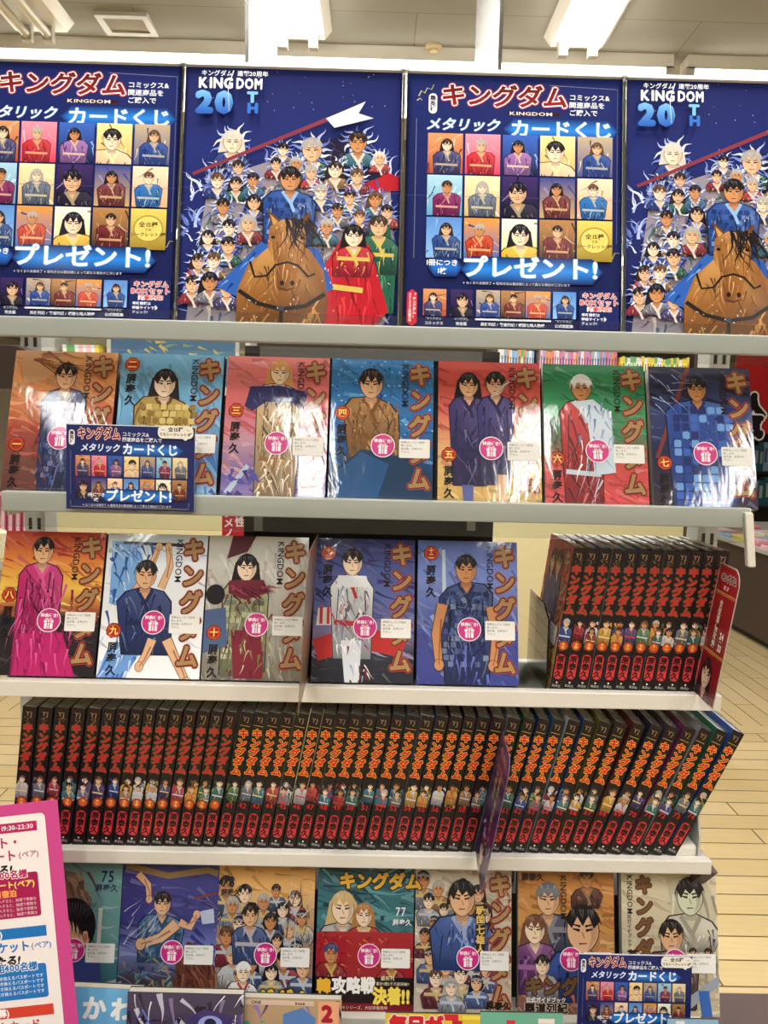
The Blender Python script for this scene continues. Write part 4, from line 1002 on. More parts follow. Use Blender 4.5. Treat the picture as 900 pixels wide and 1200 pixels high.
# second shelf, right side
pl = [163, 207, 258, 303, 350, 395, 443, 493, 538, 585, 628, 672]; tp = [212, 263, 322, 375, 425, 475, 525, 577, 620, 668, 717, 765]
ax = axis_row([600+q/3 for q in pl], [600+q/3 for q in tp], 779, lambda q: 643, SH[2], 0)
ORD = ('first', 'second', 'third', 'fourth', 'fifth', 'sixth', 'seventh', 'eighth', 'ninth', 'tenth', 'eleventh', 'twelfth', 'thirteenth', 'fourteenth', 'fifteenth')
xs = [q[0] for q in ax]; lm = sum(q[1] for q in ax)/len(ax)
for i in range(12):
    pit = (xs[-1]-xs[0])/11; t = pit*math.cos(R(lm))*.955
    lb = ('black spine-out comic on second shelf, %s after the clear bookend' % ORD[i]) if i else 'black spine-out comic touching the clear bookend, its pictured left cover in view'
    if i == 11: lb = 'black spine-out comic on second shelf, mostly hidden by the red divider'
    spine_out(xs[0]+pit*i-t/2*math.cos(R(lm)), SH[2], lm, t, 0, 13+i, lb, 'spine-out volumes at the right of the second shelf', SIDE[(i*5+3) % 12], rng, front='v5' if i == 0 else None)
XB2 = xs[0]; LM2 = lm; PIT2 = (xs[-1]-xs[0])/11
# third shelf: one long row
P3 = [None]*49
for i, q in zip(range(3, 14), (280, 350, 412, 470, 530, 583, 640, 695, 753, 813, 868)): P3[i] = q/3.75
P3[14] = 245.9
for i, q in zip(range(15, 28), (160, 218, 278, 335, 395, 457, 515, 575, 633, 692, 752, 820, 880)): P3[i] = 220+q/3.75
for i, q in zip(range(28, 34), (120, 180, 240, 300, 357, 418)): P3[i] = 440+q/3.75
P3[34] = 440+481/3.75
for i, q in zip(range(35, 41), (545, 600, 658, 718, 780, 840)): P3[i] = 440+q/3.75
for i, q in zip(range(41, 49), (78, 142, 205, 270, 338, 400, 462, 528)): P3[i] = 660+q/3.75
P3[2] = P3[3]-17.6; P3[1] = P3[2]-17.6; P3[0] = P3[1]-17.4
LEAN = [(0, 5.0), (3, 6.8), (8, 8), (14, 9.8), (15, 11.2), (20, 12), (28, 12.5), (33, 14), (36, 16.2), (38, 17.8), (41, 20.8), (43, 24.2), (45, 26.4), (48, 29.5)]
def interp(i):
    for (a, b), (c, d) in zip(LEAN, LEAN[1:]):
        if a <= i <= c: return b+(d-b)*(i-a)/(c-a)
xs3 = []; ln3 = []
for i in range(49):
    p = at(P3[i], 976, 0); L_im = R(interp(i)); q = at(P3[i]+math.tan(L_im)*100, 876, 0)
    le = math.atan2(q.x-p.x, q.z-p.z); ln3.append(math.degrees(le)); xs3.append(p.x-math.tan(le)*(p.z-SH[3]))
for i in range(1, 48): xs3[i] = xs3[i]*.5+(xs3[i-1]+xs3[i+1])*.25
for i in range(49):
    gap = min((xs3[i]-xs3[i-1]) if i else 1, (xs3[i+1]-xs3[i]) if i < 48 else 1)
    le = R(ln3[i]); t = min(.0172, gap*math.cos(le)*.93)
    if i < 15:
        st, num = 0, 26+i
        lb = 'red lettered spine-out comic in the long row, %s from its left end' % ORD[i]
    else:
        st, num = 1, 41+i-15
        lb = 'orange lettered spine-out comic numbered %d in the long row' % num
        if i == 34: lb = 'orange lettered spine-out comic in the long row, its number hidden by the purple divider'
    spine_out(xs3[i]-t/2*math.cos(le), SH[3]+.0003, ln3[i], t, st, num, lb, 'spine-out volumes of the long row', SIDE[(i*7+(2 if i < 30 else 4)) % 12] if i > 14 else (40, 38, 42), rng)

# ------------------------------------------------------------------ dividers, bookend, cards, flyer
def plate_mesh(w, h, col, art, rad=.03, front_round=True):
    pts = [(0, 0), (w, 0)]
    for k in range(9): a_ = R(k*10); pts.append((w-rad+rad*math.cos(a_), h-rad+rad*math.sin(a_)))
    pts += [(0, h)]
    return pts
def divider(nm, b, tp, Yb, prot, h, yaw, art, label, col, z, back=.05, rad=.024):
    p, q = at(b[0], b[1], Yb), at(tp[0], tp[1], Yb); le = math.atan2(q.x-p.x, q.z-p.z)
    x = p.x-(p.z-z)*math.tan(le)
    r = empty(nm, (x, Yb, z), label, 'divider', 'plastic series dividers', (0, le, R(yaw)))
    pts = plate_mesh(prot, h, col, art, rad)
    # local plane: u = -y (towards the viewer), v = z
    pb = PB()
    pts[0] = (-back, 0); pts[-1] = (-back, h)
    n = len(pts); P = [(0.0006, -u, v) for u, v in pts]; Q = [(0, -u, v) for u, v in pts]
    pb.face(Q[::-1]); pb.face(P)
    for i in range(n): pb.face([Q[i], Q[(i+1) % n], P[(i+1) % n], P[i]])
    pb.paint(col)
    art.emit_to(pb, (0, 0, 0), (0, -prot/.088, 0), (0, 0, h/.215), (-1, 0, 0))
    pb.build('printed_plate', print_mat('divider_print_'+nm, .35, .3, 0), r)
    return r
def div_red():
    rg = random.Random(2); a = Art(88, 215, (150, 26, 34), (110, 18, 26)); a.v, a.f, a.c = [], [], []
    a.poly([(2, 2), (64, 3), (78, 10), (85, 24), (86, 213), (2, 213)], [(164, 30, 38)]*3+[(150, 26, 34)]+[(120, 18, 28)]*2)
    a.text('キングダム', 14, 14, 13, (40, 10, 14), bold=.06, out=(240, 234, 226), ow=.06, sx=.95); a.text('第二部', 32, 32, 7, (240, 230, 220), bold=.03)
    a.line([(6, 44), (84, 44)], 2, (206, 160, 90)); a.line([(6, 47), (84, 47)], 1, (206, 160, 90)); a.line([(6, 138), (84, 138)], 2, (206, 160, 90)); a.line([(6, 141), (84, 141)], 1, (206, 160, 90))
    a.vtext('合従軍侵攻編', 36, 54, 13, (236, 226, 206), bold=.03, out=(80, 10, 16), ow=.05); a.text('24', 56, 100, 14, (240, 236, 226), bold=.05, sx=1.0); a.text('〜', 58, 111, 10, (240, 236, 226)); a.text('33', 56, 119, 14, (240, 236, 226), bold=.05)
    a.person(36, 176, 21, PALE, (24, 18, 24), (60, 40, 60), (140, 40, 50), rg, body=1, longh=True); return a
def div_purple():
    rg = random.Random(4); a = Art(88, 215, (60, 30, 90)); a.v, a.f, a.c = [], [], []
    a.poly([(2, 2), (64, 3), (78, 10), (85, 24), (86, 213), (2, 213)], [(70, 36, 100)]*4+[(48, 24, 70)]*2)
    a.strokes(4, 10, 84, 210, 40, [(90, 56, 130), (40, 18, 60), (120, 80, 150)], 30, 4, 70, 30, rg)
    a.text('キングダム', 20, 14, 12, (50, 20, 60), bold=.05, out=(210, 200, 220), ow=.06); a.line([(6, 44), (84, 44)], 2, (170, 140, 90))
    a.vtext('朱海平原の戦い', 52, 48, 13, (190, 170, 120), bold=.03); a.vtext('激闘開始', 30, 52, 12, (190, 170, 120), bold=.02)
    a.strokes(10, 140, 80, 180, 14, [(200, 190, 210)], 16, 5, 80, 50, rg); a.person(40, 184, 18, PALE, (30, 24, 34), (60, 50, 90), (150, 120, 150), rg, body=1); return a
def div_brown():
    rg = random.Random(6); a = Art(88, 215, (150, 120, 90)); a.v, a.f, a.c = [], [], []
    a.poly([(2, 2), (64, 3), (78, 10), (85, 24), (86, 213), (2, 213)], (156, 124, 92)); a.strokes(4, 20, 84, 210, 40, [(120, 84, 60), (196, 170, 130), (150, 50, 44)], 26, 6, 80, 40, rg); return a
divider('series_divider', (812, 812), (845, 656), -.0, .068, .166, -4, div_red(), 'red plastic divider printed 24 to 33 at right end of second shelf', (190, 170, 160), z=SH[2]+.0045)
divider('series_divider', (557, 998), (585, 872), -.0, .098, .163, -3.2, div_purple(), 'dark purple plastic divider jutting out of the long row', (120, 100, 140), z=SH[3]+.004)
divider('series_divider', (358, 806), (369, 640), -.0, .115, .182, .6, div_brown(), 'thin brown plastic divider between the grey and blue face-out comics', (140, 112, 84), z=SH[2]+.0045)
# clear bookend beside the second-shelf spines
x = XB2-PIT2*.62
r = empty('bookend', (x, .0, SH[2]), 'clear acrylic bookend beside the spine-out comics on second shelf', 'bookend')
k = MB(); k.prism([(-.002, .0015), (.12, .0015), (.12, .105), (.03, .105), (-.002, .09)], 0, -.003, -.001); k.build('upright_plate', clear('smoke_acrylic', (226, 228, 228), 1.4), r)
k = MB(); k.box(-.044, -.002, .0, -.001, .12, .0015); k.build('base_plate', ACRYL, r)

def pop_art():
    rg = random.Random(8); a = Art(152, 100, (24, 38, 104), (22, 32, 92))
    a.rrect(3, 6, 7, 18, 3.4, (240, 240, 245)); a.vtext('集英社', 6.5, 7.5, 5, (20, 20, 50), bold=.03)
    a.text('キングダム', 13, 2.5, 15, (96, 14, 18), bold=.03, out=(250, 244, 238), ow=.05, out2=(196, 52, 56), ow2=.035, sx=.68, col2=(150, 26, 30))
    a.text('コミックス&', 66, 7, 5.6, (240, 244, 250), bold=.015); a.text('関連商品をご購入で', 66, 13.4, 5.4, (240, 244, 250), bold=.02, sx=.97)
    a.band_glow(74, 130, 28, 8, BLUEG, (24, 38, 104), 10)
    a.text('メタリック', 17, 21.5, 10.2, (242, 248, 255), bold=.02, out=(70, 120, 200), ow=.05, slant=.2, sx=.92); a.text('カードくじ', 66, 20.5, 14, (250, 252, 255), bold=.03, out=(80, 160, 240), ow=.03, sx=.95)
    for r_ in range(2):
        for c_ in range(7): mini(a, 11+c_*19.2, 36+r_*26.6, 17.4, 24.6, (0, 1, 2, 3, 4, 5, 6, 7, 8, 9, 10, 11, 12, 13)[r_*7+c_], rg)
    a.band_glow(48, 122, 83, 8, BLUEG, (22, 32, 92), 8)
    a.text('1冊につき', 36, 80, 4.8, (245, 248, 255), bold=.02, align='c'); a.text('1枚', 36, 85.6, 4.8, (245, 248, 255), bold=.02, align='c')
    a.text('プレゼント!', 47, 75.5, 15, (250, 252, 255), bold=.03, out=(80, 170, 250), ow=.03)
    a.text('※なくなり次第終了 ※配布方法は書店様によって異なる場合がございます', 20, 93, 3.4, (220, 226, 240), sx=.93)
    a.line([(6, 90), (6, 97), (146, 97), (146, 90)], .7, (150, 140, 110)); a.line([(6, 30), (6, 82)], .5, (110, 110, 130))
    return a
PA = pop_art()
def pop_card(p, w, h, tilt, rz, label):
    s_ = w/.152
    r = empty('promotional_card', p, label, 'sign', 'blue promotional cards', (-R(tilt), R(rz), 0))
    pb = PB(); pb.box(0, 0, 0, w, .0012, h); pb.paint((225, 228, 235)); PA.emit_to(pb, (0, 0, 0), (1, 0, 0), (0, 0, 1), (0, -1, 0), .001*s_); pb.build('printed_card', print_mat('card_print'+label[:5], .5, .2, 0), r)
    b = Art(42, 17, (0, 0, 0)); b.v, b.f, b.c = [], [], []
    b.rrect(0, 0, 42, 15, 6, (242, 238, 226)); b.poly([(28, 14), (36, 14), (33, 18)], (242, 238, 226)); b.clip = (0, 0, 99, 99)
    b.text('全15種', 21, 1.4, 6, (50, 40, 40), bold=.03, align='c'); b.text('うちシークレット1種', 21, 8.2, 4.1, (50, 40, 40), bold=.03, align='c')
    b.line([(4, 5), (8, 5)], .8, (190, 160, 70)); b.line([(34, 5), (38, 5)], .8, (190, 160, 70))
    pb = PB(); b.emit_to(pb, (0, 0, 0), (1, 0, 0), (0, 0, 1), (0, -1, 0), .001*s_); pb.box(.004*s_, 0, .003*s_, .038*s_, .0008, .0165*s_); pb.paint((242, 238, 226))
    o = pb.build('speech_bubble_sticker', PAPER, r); o.location = (w-.043*s_*1.0, -.0016-PA.z, h-.0165*s_)
    k = MB(); k.box(w*.45, .0013, -.002, w*.55, .004, h*.55); k.build('clip_holder', ACRYL, r)
    return r
p = at(77, 596, -.024); q = at(227, 604, -.024)
pop_card((p.x, -.0225, p.z), q.x-p.x, (q.x-p.x)*.665, 2, .3, 'blue promotional card clipped to the upper shelf in front of the comic marked 二')
p = at(676, 1206, -.05); q = at(809, 1206, -.05)
pop_card((p.x, -.05, p.z), q.x-p.x, (q.x-p.x)*.665, 6, .3, 'blue promotional card standing in front of the cream guidebook')

# low display deck in front of the unit
DZK = .60
deck = empty('display_table', (0, -.2, 0), 'low dark brown display table in front of the lowest shelf', 'table')
k = MB(); k.box(-.62, -.18, DZK-.03, .52, .17, DZK); k.build('table_top', BROWN, deck)
k = MB(); k.box(-.60, -.16, .06, .50, .15, DZK-.03); k.build('table_body', BROWN, deck)
k = MB(); k.box(-.58, -.14, 0, .48, .14, .06); k.build('plinth', BLACK, deck)
# brown platform at the lower right
p = at(842, 1168, .12); p.x = .474
r = empty('low_platform', (p.x+.16, .02, 0), 'dark brown low platform at the lower right corner', 'platform')
k = MB(); k.box(-.155, -.1, .06, .3, .1, p.z-.02); k.build('platform_body', BROWN, r)
k = MB(); k.box(-.16, -.115, p.z-.02, .32, .11, p.z); k.build('platform_top', mat('platform_brown', (74, 54, 52), .5), r, bevel=.003)
k = MB(); k.box(-.14, -.09, 0, .28, .09, .06); k.build('plinth', BLACK, r)

# pink flyer
def flyer_art():
    a = Art(257, 400, (208, 74, 146), (206, 72, 144)); MG, BL, RD = (190, 30, 100), (30, 120, 200), (220, 70, 50)
    a.rrect(-20, 12, 262, 258, 5, (190, 30, 100)); a.rrect(-20, 12.8, 261.2, 256.4, 5, (248, 240, 240))
    X = 226
    n0 = len(a.v)
    a.rect(120, 22, 102, 11, MG); a.text('SHIBUYA 19:30-22:30', 218, 23.5, 7.4, (250, 240, 245), bold=.02, align='r')
    a.text('チケット・パスポート・', 202, 37, 13.5, MG, bold=.03, align='r'); a.text('ディナーパスポート', 196, 52, 13.5, MG, bold=.03, align='r'); a.text('(ペア)', 198, 54.5, 8.5, MG, bold=.02)
    a.text('が当たる!', 190, 68, 12.5, (24, 20, 22), bold=.05, align='r', slant=.2)
    a.rrect(60, 79, 158, 50, 3, (170, 24, 84)); a.text('抽選で50組100名様', 206, 75, 10, (190, 30, 100), bold=.04, out=(252, 246, 248), ow=.07, align='r')
    a.text('ナイトツアーパスポート(ペア)', 214, 87, 8.6, (250, 220, 110), bold=.04, align='r'); a.text('&ホテル当日宿泊', 192, 97, 8.6, (250, 170, 90), bold=.04, align='r')
    for j in range(4): a.text('期間中に対象の商品を購入すると、抽選で素敵な', 214, 107+j*5.3, 4, (246, 220, 232), align='r')
    a.rect(60, 140, 162, 12, BL); a.text('はがきで応募)', 172, 141, 9.6, (250, 250, 250), bold=.04, align='r')
    a.text('1デイチケット', 202, 155, 12.5, BL, bold=.035, align='r'); a.text('(ペア)', 203, 157.5, 8.5, BL, bold=.02)
    a.text('が当たる!', 190, 170, 12.5, (24, 20, 22), bold=.05, align='r', slant=.2)
    a.rrect(60, 182, 158, 38, 3, BL); a.text('抽選で200組400名様', 208, 179, 10, BL, bold=.04, out=(252, 250, 250), ow=.07, align='r')
    for j in range(4): a.text('期間中に対象の店舗で引き換えるパスポートです', 214, 193+j*5.8, 4.6, (236, 244, 252), bold=.01, align='r')
    a.rect(60, 228, 162, 12, RD); a.text('レシート1口で応募)', 172, 229, 9.6, (250, 250, 250), bold=.04, align='r')
    a.text('選べるギフトカード', 206, 243, 12, RD, bold=.03, align='r'); a.text('が当たる!', 188, 257, 12, (24, 20, 22), bold=.05, align='r', slant=.2)
    a.rrect(-20, 278, 246, 28, 4, (240, 240, 228)); a.rect(60, 278, 164, 9, (120, 180, 60)); a.text('ドリーム賞', 170, 278, 9, (250, 230, 80), bold=.05, align='r', out=(60, 110, 30), ow=.05)
    a.text('抽選で50名様に当たる!', 210, 288, 7, (40, 34, 34), bold=.04, align='r'); a.text('セレクション抽選で100名様に当たる!', 216, 297, 7, (40, 34, 34), bold=.04, align='r')
    a.v[n0:] = [(x+9, y+1, z) for x, y, z in a.v[n0:]]
    a.line([(206, 314), (222, 314), (222, 330), (206, 330), (206, 314)], 1, (120, 40, 84)); a.line([(214, 314), (214, 330)], 1, (120, 40, 84)); a.line([(206, 322), (222, 322)], 1, (120, 40, 84)); a.line([(222, 330), (206, 322)], 1, (120, 40, 84))
    return a
FA = flyer_art(); yF = -.135; tr = at(67, 937, -.09); sF = .257/257
rz = -7.6
r = empty('pink_flyer', (0, 0, 0), 'pink prize campaign flyer standing at the lower left corner', 'flyer', None, (R(-8), R(rz), R(0)))
pb = PB(); pb.box(0, 0, 0, .257, .0008, .400); pb.paint((220, 90, 160)); FA.emit_to(pb, (0, 0, 0), (1, 0, 0), (0, 0, 1), (0, -1, 0)); pb.build('printed_sheet', PAPER, r)
k = MB(); k.box(.03, .001, 0, .22, .0025, .30); k.build('stand_board', ACRYL, r)
bpy.context.view_layer.update()
r.location = tr - (r.matrix_world.to_3x3() @ Vector((.257, 0, .400)))

# books standing on the deck in front, only their top edges in view
def deck_book(px0, px1, py, Y, label, h, art, rz=0, tilt=10, t=.012, cat='book', nm='face_out_book'):
    A, B = at(px0, py, Y), at(px1, py, Y); w_ = B.x-A.x
    ct = math.cos(R(tilt)); y_ = Y-h*math.sin(R(tilt)); 
    r = empty(nm, (A.x, y_, A.z-h*ct), label, cat, 'items on the low display table', (-R(tilt), R(rz), 0))
    a = art(w_*1000, h*1000); pb = PB(); cover_body(pb, t, w_, h); pb.paint((60, 60, 70)); a.emit_to(pb, (0, 0, 0), (1, 0, 0), (0, 0, 1), (0, -1, 0)); pb.build('cover', WRAPPED, r)
    k = MB(); k.box(.001, .0007, .001, w_-.001, t-.0007, h-.001); k.build('page_block', PAGES, r)
    return r
def art_kawa(w_, h_):
    a = Art(w_, h_, (112, 182, 228), (100, 172, 222))
    a.text('かわ', w_*.565, 10, 29, (248, 250, 250), bold=.05, pitch=1.18); return a
def art_dark(w_, h_):
    rg = random.Random(31); a = Art(w_, h_, (70, 60, 90), (30, 26, 50)); a.strokes(0, 0, w_, h_, 130, [(40, 30, 60), (130, 110, 150), (190, 190, 210), (80, 70, 130), (24, 18, 34)], 34, 7, 60, 60, rg)
    a.strokes(0, 0, w_, h_*.5, 30, [(230, 236, 246), (110, 130, 220)], 30, 2, 100, 40, rg); a.ell(w_*.72, 34, 24, 18, (60, 50, 110), wob=.2, rng=rg); a.ell(w_*.72, 34, 14, 9, (150, 160, 220)); a.ell(w_*.72, 34, 7, 6, (36, 30, 70)); return a
def art_two(w_, h_):
    rg = random.Random(32); a = Art(w_, h_, (190, 160, 120), (120, 80, 110)); a.strokes(0, 0, w_, h_, 90, [(90, 60, 110), (210, 160, 90), (70, 150, 130), (150, 120, 180), (40, 30, 50)], 26, 6, 80, 60, rg)
    a.poly([(w_*.5, 18), (w_*.66, 10), (w_*.78, 22), (w_*.76, 60), (w_*.5, 60)], (90, 130, 190)); a.rect(w_*.8, 2, w_*.18, 40, (236, 170, 130)); a.text('2', w_*.83, 3, 26, (170, 30, 50), bold=.06)
    a.rect(w_*.12, 2, w_*.64, 6, (214, 190, 170)); a.text('ONE', w_*.22, 2.4, 5.4, (40, 30, 30), bold=.03); a.text('bose', w_*.6, 2.4, 5.4, (40, 30, 30), bold=.03); return a
def art_pop(c0, c1, t, tc):
    def f(w_, h_):
        rg = random.Random(len(t)*7+int(c0[0])); a = Art(w_, h_, c0)
        for j in range(12): a.rect(rg.uniform(0, w_), rg.uniform(0, h_*.4), rg.uniform(6, 22), rg.uniform(4, 9), rg.choice(c1))
        if t: a.text(t, 4, 3, 22, tc, bold=.08, out=(250, 240, 240), ow=.05)
        return a
    return f
deck_book(0, 160, 1152, -.075, 'light blue book with white lettering beside the pink flyer', .21, art_kawa, rz=2, tilt=8)
deck_book(148, 284, 1162, -.10, 'dark purple glossy book at the bottom edge, right of the light blue one', .20, art_dark, rz=.5, tilt=8)
deck_book(262, 398, 1168, -.082, 'colourful book with a large 2 at the bottom edge', .20, art_two, rz=.8, tilt=8)
deck_book(452, 563, 1187, -.07, 'yellow and red price card at the bottom edge', .18, art_pop((236, 200, 60), [(220, 50, 50), (250, 230, 90), (200, 40, 60)], '毎日が', (220, 40, 50)), tilt=6, t=.003, cat='sign', nm='price_card')
deck_book(563, 660, 1186, -.07, 'green and pink checked price card at the bottom edge', .18, art_pop((120, 190, 160), [(236, 130, 150), (250, 240, 230), (220, 60, 80)], '', (0, 0, 0)), tilt=6, t=.003, cat='sign', nm='price_card')
deck_book(782, 842, 1194, -.07, 'small pale blue price card under the blue promotional card', .17, art_pop((150, 190, 220), [(236, 130, 150), (250, 240, 230)], '', (0, 0, 0)), tilt=6, t=.003, cat='sign', nm='price_card')

# ------------------------------------------------------------------ the shop behind
def simple_book(x, y, z, w_, d, h, col, name, label, group, cat='book', lean=0):
    k = PB(); k.box(0, 0, 0, w_, .001, h); k.box(0, .001, 0, .0008, d, h); k.box(w_-.0008, .001, 0, w_, d, h); k.paint(col)
    k.col.update({}); b0 = len(k.v); k.box(.0008, .001, .0015, w_-.0008, d-.001, h-.0015); k.paint((220, 214, 200))
    k.box(w_*.25, -.0004, h*.3, w_*.75, .0, h*.8)
    k.paint(mixc(col, (255, 255, 255), .6) if sum(col) < 450 else mixc(col, (40, 30, 60), .6))
    o = k.build(name, PAPER); o.location = (x, y, z); o.rotation_euler = (0, R(lean), 0); tag(o, label, cat, group); return o
CNAME = {'pink': (226, 120, 150), 'pale pink': (240, 190, 200), 'white': (232, 230, 226), 'lilac': (180, 150, 200), 'orange': (224, 150, 90), 'yellow': (230, 206, 80), 'light blue': (140, 180, 216), 'green': (110, 170, 110), 'red': (200, 60, 66), 'teal': (40, 96, 110)}
rg = random.Random(41)
def bookcase(name, px0, px1, Y, ztop, shelves, label, side=BROWN, back=CREAM, depth=.22, base=0):
    A, B = at(px0, 450, Y), at(px1, 450, Y)
    r = empty(name, ((A.x+B.x)/2, Y, 0), label, 'bookcase'); hw = (B.x-A.x)/2
    for sx in (-1, 1):
        k = MB(); k.box(sx*hw-.012, 0, 0, sx*hw+.012, depth, ztop); k.build('side_panel', side, r)
    k = MB(); k.box(-hw, depth-.01, 0, hw, depth+.005, ztop); k.build('rear_panel', back, r)
    for z in shelves:
        k = MB(); k.box(-hw+.012, 0, z-.02, hw-.012, depth-.01, z); k.build('shelf', side, r)
    if base: k = MB(); k.box(-hw+.012, .004, .02, hw-.012, depth-.012, base); k.build('base_cabinet', CREAM, r)
    k = MB(); k.box(-hw-.012, -.004, ztop, hw+.012, depth+.005, ztop+.02); k.build('top_board', side, r)
    return r, A.x, B.x
def fill(x0, x1, y, z, cols, where, group, hs=(.165, .18), ws=(.011, .016)):
    x = x0
    while x < x1-.012:
        w_ = rg.uniform(*ws); c = rg.choice(cols); simple_book(x, y, z, w_-.0006, .12, rg.uniform(*hs), CNAME[c], 'paperback', 'small %s paperback spine %s' % (c, where), group); x += w_
YB = 3.0
z1 = at(680, 411, YB).z-.172; z2 = at(720, 398, YB).z-.02
r, xa, xb = bookcase('bookcase', 578, 815, YB, z1+.62, (z1-.3, z1, z1+.23, z1+.46), 'dark bookcase of small colourful paperbacks far behind the upper right comics', back=BLACK, base=z1-.33)
xm1 = at(727, 420, YB).x; xm0 = at(634, 420, YB).x
fill(xm0, xm1-.01, YB+.02, z1, ['pink', 'pale pink', 'white', 'lilac', 'orange', 'light blue'], 'in the pink run on the far bookcase', 'far paperbacks in the pink run')
fill(xm1+.005, xb-.02, YB+.02, z1-.012+.012, ['yellow', 'white', 'green', 'yellow'], 'in the yellow run on the far bookcase', 'far paperbacks in the yellow run', (.14, .155))
fill(xa+.02, xm0-.03, YB+.02, z1+.0, ['white', 'green', 'orange', 'light blue'], 'on the far bookcase near the black back panel', 'far paperbacks by the black panel')
fill(xm1-.15, xb-.02, YB+.02, z1+.23, ['orange', 'white', 'red', 'lilac', 'yellow'], 'on the far bookcase just under the poster shelf', 'far paperbacks under the poster shelf', (.1, .12))
# teal bookcase at the far right
r, xa, xb = bookcase('bookcase', 880, 985, 6.3, 2.12, (.78, 1.1, 1.45, 1.8), 'dark bookcase of teal books at the right edge', side=BLACK, back=BLACK)
for zz in (.78, 1.1, 1.45, 1.8): fill(xa+.02, min(xb-.02, xa+.5), 6.32, zz, ['teal', 'teal', 'light blue'], 'on the %s shelf of the right edge bookcase' % {.78: 'lowest', 1.1: 'second', 1.45: 'third', 1.8: 'top'}[zz], 'teal books at the right edge', (.22, .27), (.04, .07))
# red hanging shop sign at the right
SY = 5.4
p = at(857, 507, SY); q = at(912, 414, SY)
r = empty('shop_sign', (p.x, SY, p.z), 'red sign with white bordered black lettering right of the dark navy comic', 'sign')
a = Art((q.x-p.x)*1000, (q.z-p.z)*1000, (196, 34, 40), (176, 28, 34)); a.text('人', 70, 330, 190, (24, 14, 16), bold=.1, out=(246, 240, 236), ow=.07); a.text('気', 60, 490, 190, (24, 14, 16), bold=.1, out=(246, 240, 236), ow=.07)
pb = PB(); W2, H2 = a.w/1000, a.h/1000; pb.box(0, 0, 0, W2, .008, H2); pb.paint((180, 30, 36)); a.emit_to(pb, (0, 0, 0), (1, 0, 0), (0, 0, 1), (0, -1, 0)); pb.build('sign_face', PAPER, r)
for xx in (.05, W2-.05): k = MB(); k.tube((xx, .004, H2-.02), (xx, .004, CZ-p.z), .003, 6); k.build('hanging_wire', GREYW, r)
# magazine table with a dark brown side, running away from the viewer
TX, T0, T1, zt = 2.62, 2.6, 6.0, .66
r = empty('magazine_table', (TX+.5, (T0+T1)/2, 0), 'long dark brown magazine table behind the right end of the shelves', 'table'); hl = (T1-T0)/2
k = MB(); k.box(-.5, -hl, .05, .5, hl, zt-.03); k.build('table_body', BROWN, r); k = MB(); k.box(-.52, -hl-.02, zt-.03, .52, hl+.02, zt); k.build('table_top', GREYW, r, bevel=.003)
k = MB(); k.box(-.46, -hl+.03, 0, .46, hl-.03, .05); k.build('plinth', BLACK, r)
for i in range(22):
    c = ['pink', 'white', 'yellow', 'white', 'light blue', 'red', 'pale pink', 'green'][(i*5) % 8]
    cx_, cy_ = TX+.02+(i % 2)*.25, T0+.9+(i//2)*.22; n = 2+(i % 3)
    for j in range(n):
        k = PB(); k.box(0, 0, 0, .19, .2, .011); k.paint(mixc(CNAME[c], (255, 255, 255), .2*j)); k.box(.0, .14, .011, .19, .19, .0115); k.paint(CNAME[rg.choice(['red', 'white', 'pink', 'yellow'])]); k.box(.03, .03, .011, .14, .12, .0115); k.paint(CNAME[rg.choice(['orange', 'white', 'light blue', 'pale pink'])])
        o = k.build('magazine', PAPER); o.location = (cx_, cy_, zt+j*.012); o.rotation_euler = (0, 0, R(rg.uniform(-2, 2)))
        tag(o, 'flat %s magazine in the %s line of piles on the brown table' % (c, ('left', 'right')[i % 2]), 'magazine', 'magazines on the brown table')
# left: neighbouring shelf side, white and green books, cream bookcase behind the pale blue comic
a_, b_ = at(-30, 455, .10), at(34, 404, .10)
k = MB(); k.prism([(a_.x, a_.z), (at(12, 455, .1).x, a_.z), (b_.x, b_.z-.03), (b_.x-.004, b_.z-.006), (b_.x-.02, b_.z), (a_.x, b_.z)], 1, .105, .135); upart('side_arm', k, BROWN, bevel=.002)
YC = 3.0
zc = at(100, 411, YC).z-.21+.03
r, xa, xb = bookcase('bookcase', 62, 290, YC, zc+.36, (zc-.3, zc), 'cream bookcase behind the pale blue comic, mostly hidden', side=GREYW, back=CREAM, base=zc-.32)
x = at(72, 400, YC).x-.02
for i, c in enumerate(('white', 'green', 'green', 'white', 'pale pink', 'white', 'pale pink', 'white', 'yellow')):
    simple_book(x+.02*i+.03, YC+.02, zc, .019, .12, .21, CNAME[c], 'picture_book', '%s picture book spine left of the hidden framed picture' % c, 'white and green books at upper left', lean=-4)
p0 = at(122, 413, YC+.02); p1 = at(286, 396, YC+.02)
r = empty('framed_picture', (p0.x, YC+.06, zc), 'dark framed blue and yellow picture glimpsed under the poster shelf at left', 'picture')
hh = p1.z-zc+.03; ww = p1.x-p0.x-.03
k = MB()
for bx in ((0, 0, ww, .02), (0, hh-.02, ww, hh), (0, .02, .02, hh-.02), (ww-.02, .02, ww, hh-.02)): k.box(bx[0], 0, bx[1], bx[2], .015, bx[3])
k.build('picture_frame', GREYW, r)
a = Art((ww-.04)*1000, (hh-.04)*1000, (60, 100, 140), (90, 120, 130)); a.strokes(0, 0, a.w, a.h, 60, [(190, 170, 80), (60, 90, 130), (120, 150, 110)], 60, 16, 20, 40, rg)
pb = PB(); pb.box(.02, .006, .02, ww-.02, .012, hh-.02); pb.paint((60, 100, 140)); a.emit_to(pb, (.02, .006, .02), (1, 0, 0), (0, 0, 1), (0, -1, 0)); pb.build('picture_sheet', PAPER, r)
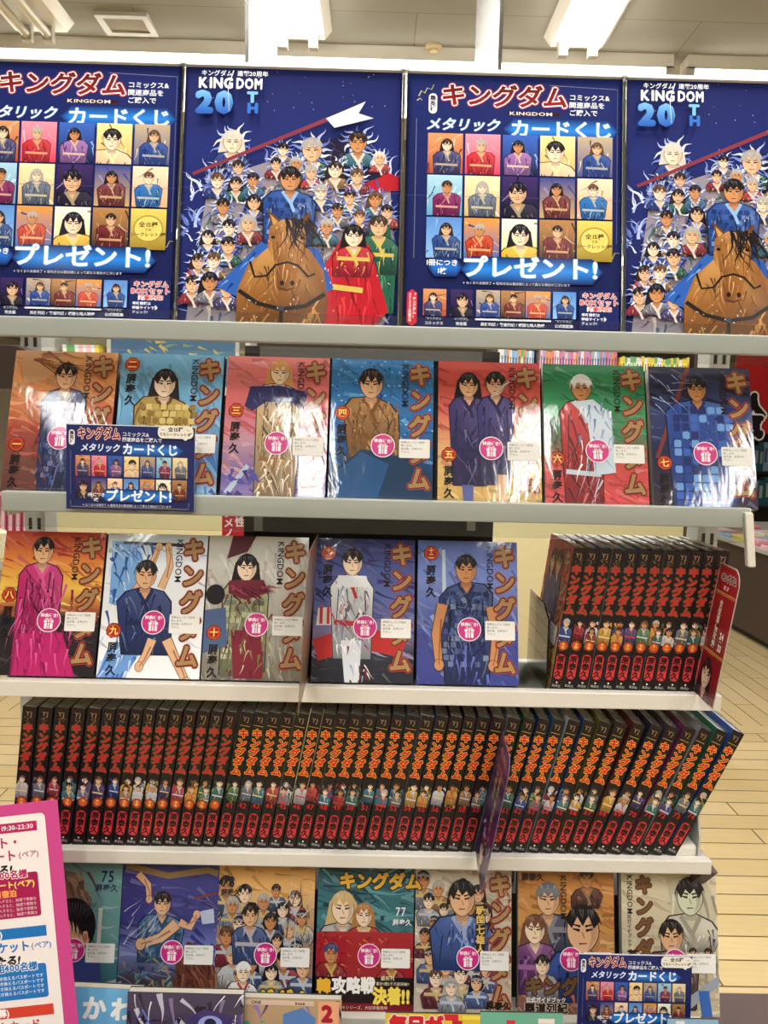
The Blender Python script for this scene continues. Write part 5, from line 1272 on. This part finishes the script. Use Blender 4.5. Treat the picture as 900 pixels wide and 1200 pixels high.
# red notice seen through the gap under the upper shelf
p = at(260, 660, .6); q = at(288, 592, .6)
r = empty('red_notice', (p.x, .6, p.z-.02), 'small red notice with white lettering seen through the gap under the upper shelf', 'sign')
W2, H2 = q.x-p.x, q.z-p.z+.02
a = Art(W2*1000, H2*1000, (186, 36, 46)); a.vtext('タメノ', W2*280, 6, W2*430, (244, 236, 232), bold=.03); a.vtext('男性', W2*760, 4, W2*430, (244, 236, 232), bold=.03)
pb = PB(); pb.box(0, 0, 0, W2, .003, H2); pb.paint((180, 34, 44)); a.emit_to(pb, (0, 0, 0), (1, 0, 0), (0, 0, 1), (0, -1, 0)); pb.build('notice_face', PAPER, r)
k = MB(); k.box(W2/2-.006, .003, -(p.z-.02), W2/2+.006, .012, H2*.5); k.build('notice_post', GREYW, r); k = MB(); k.box(W2/2-.07, -.05, -(p.z-.02), W2/2+.07, .07, -(p.z-.02)+.01); k.build('notice_foot', GREYW, r)
# pink booklets and cream packets on a small stand at the left
p = at(6, 628, .34); q = at(36, 586, .34)
r = empty('side_stand', (p.x+.02, .40, 0), 'low stand carrying pink booklets at the left edge', 'stand')
k = MB(); k.box(-.13, -.1, p.z-.05, .05, .1, p.z-.035); k.build('stand_top', GREYW, r); k = MB(); k.box(-.02, -.02, .02, .02, .02, p.z-.05); k.build('stand_post', GREYW, r); k = MB(); k.box(-.12, -.1, 0, .1, .12, .02); k.build('stand_foot', BLACK, r)
n = 7
for i in range(n):
    simple_book(p.x-.045+i*.0125, .36, p.z-.035, .011, .08, q.z-p.z+.04, (176, 70, 96), 'booklet', 'pink booklet standing at the left edge behind the shelf post', 'pink booklets at the left edge', 'booklet', lean=2)
for i in range(4):
    k = PB(); rr = random.Random(60+i)
    a = Art(60, 45, (236, 226, 190)); a.strokes(0, 0, 60, 45, 26, [(240, 236, 226), (214, 190, 90), (230, 170, 180)], 16, 6, 60, 80, rr)
    k.box(0, 0, 0, .06, .012, .045); k.paint((226, 218, 190)); a.emit_to(k, (0, 0, 0), (1, 0, 0), (0, 0, 1), (0, -1, 0))
    o = k.build('packet', PAPER); o.location = (p.x-.075+i*.013, .302+.016*(3-i)-.0, p.z-.035+.0); o.rotation_euler = (0, 0, 0)
    tag(o, 'cream flowered packet, %s of four at the left edge' % ('rearmost', 'third from front', 'second from front', 'frontmost')[i], 'packet', 'cream packets at the left edge')

# prototypes of the sticker and the label are only sources for copies
for o in (STM, LBM): bpy.data.objects.remove(o)
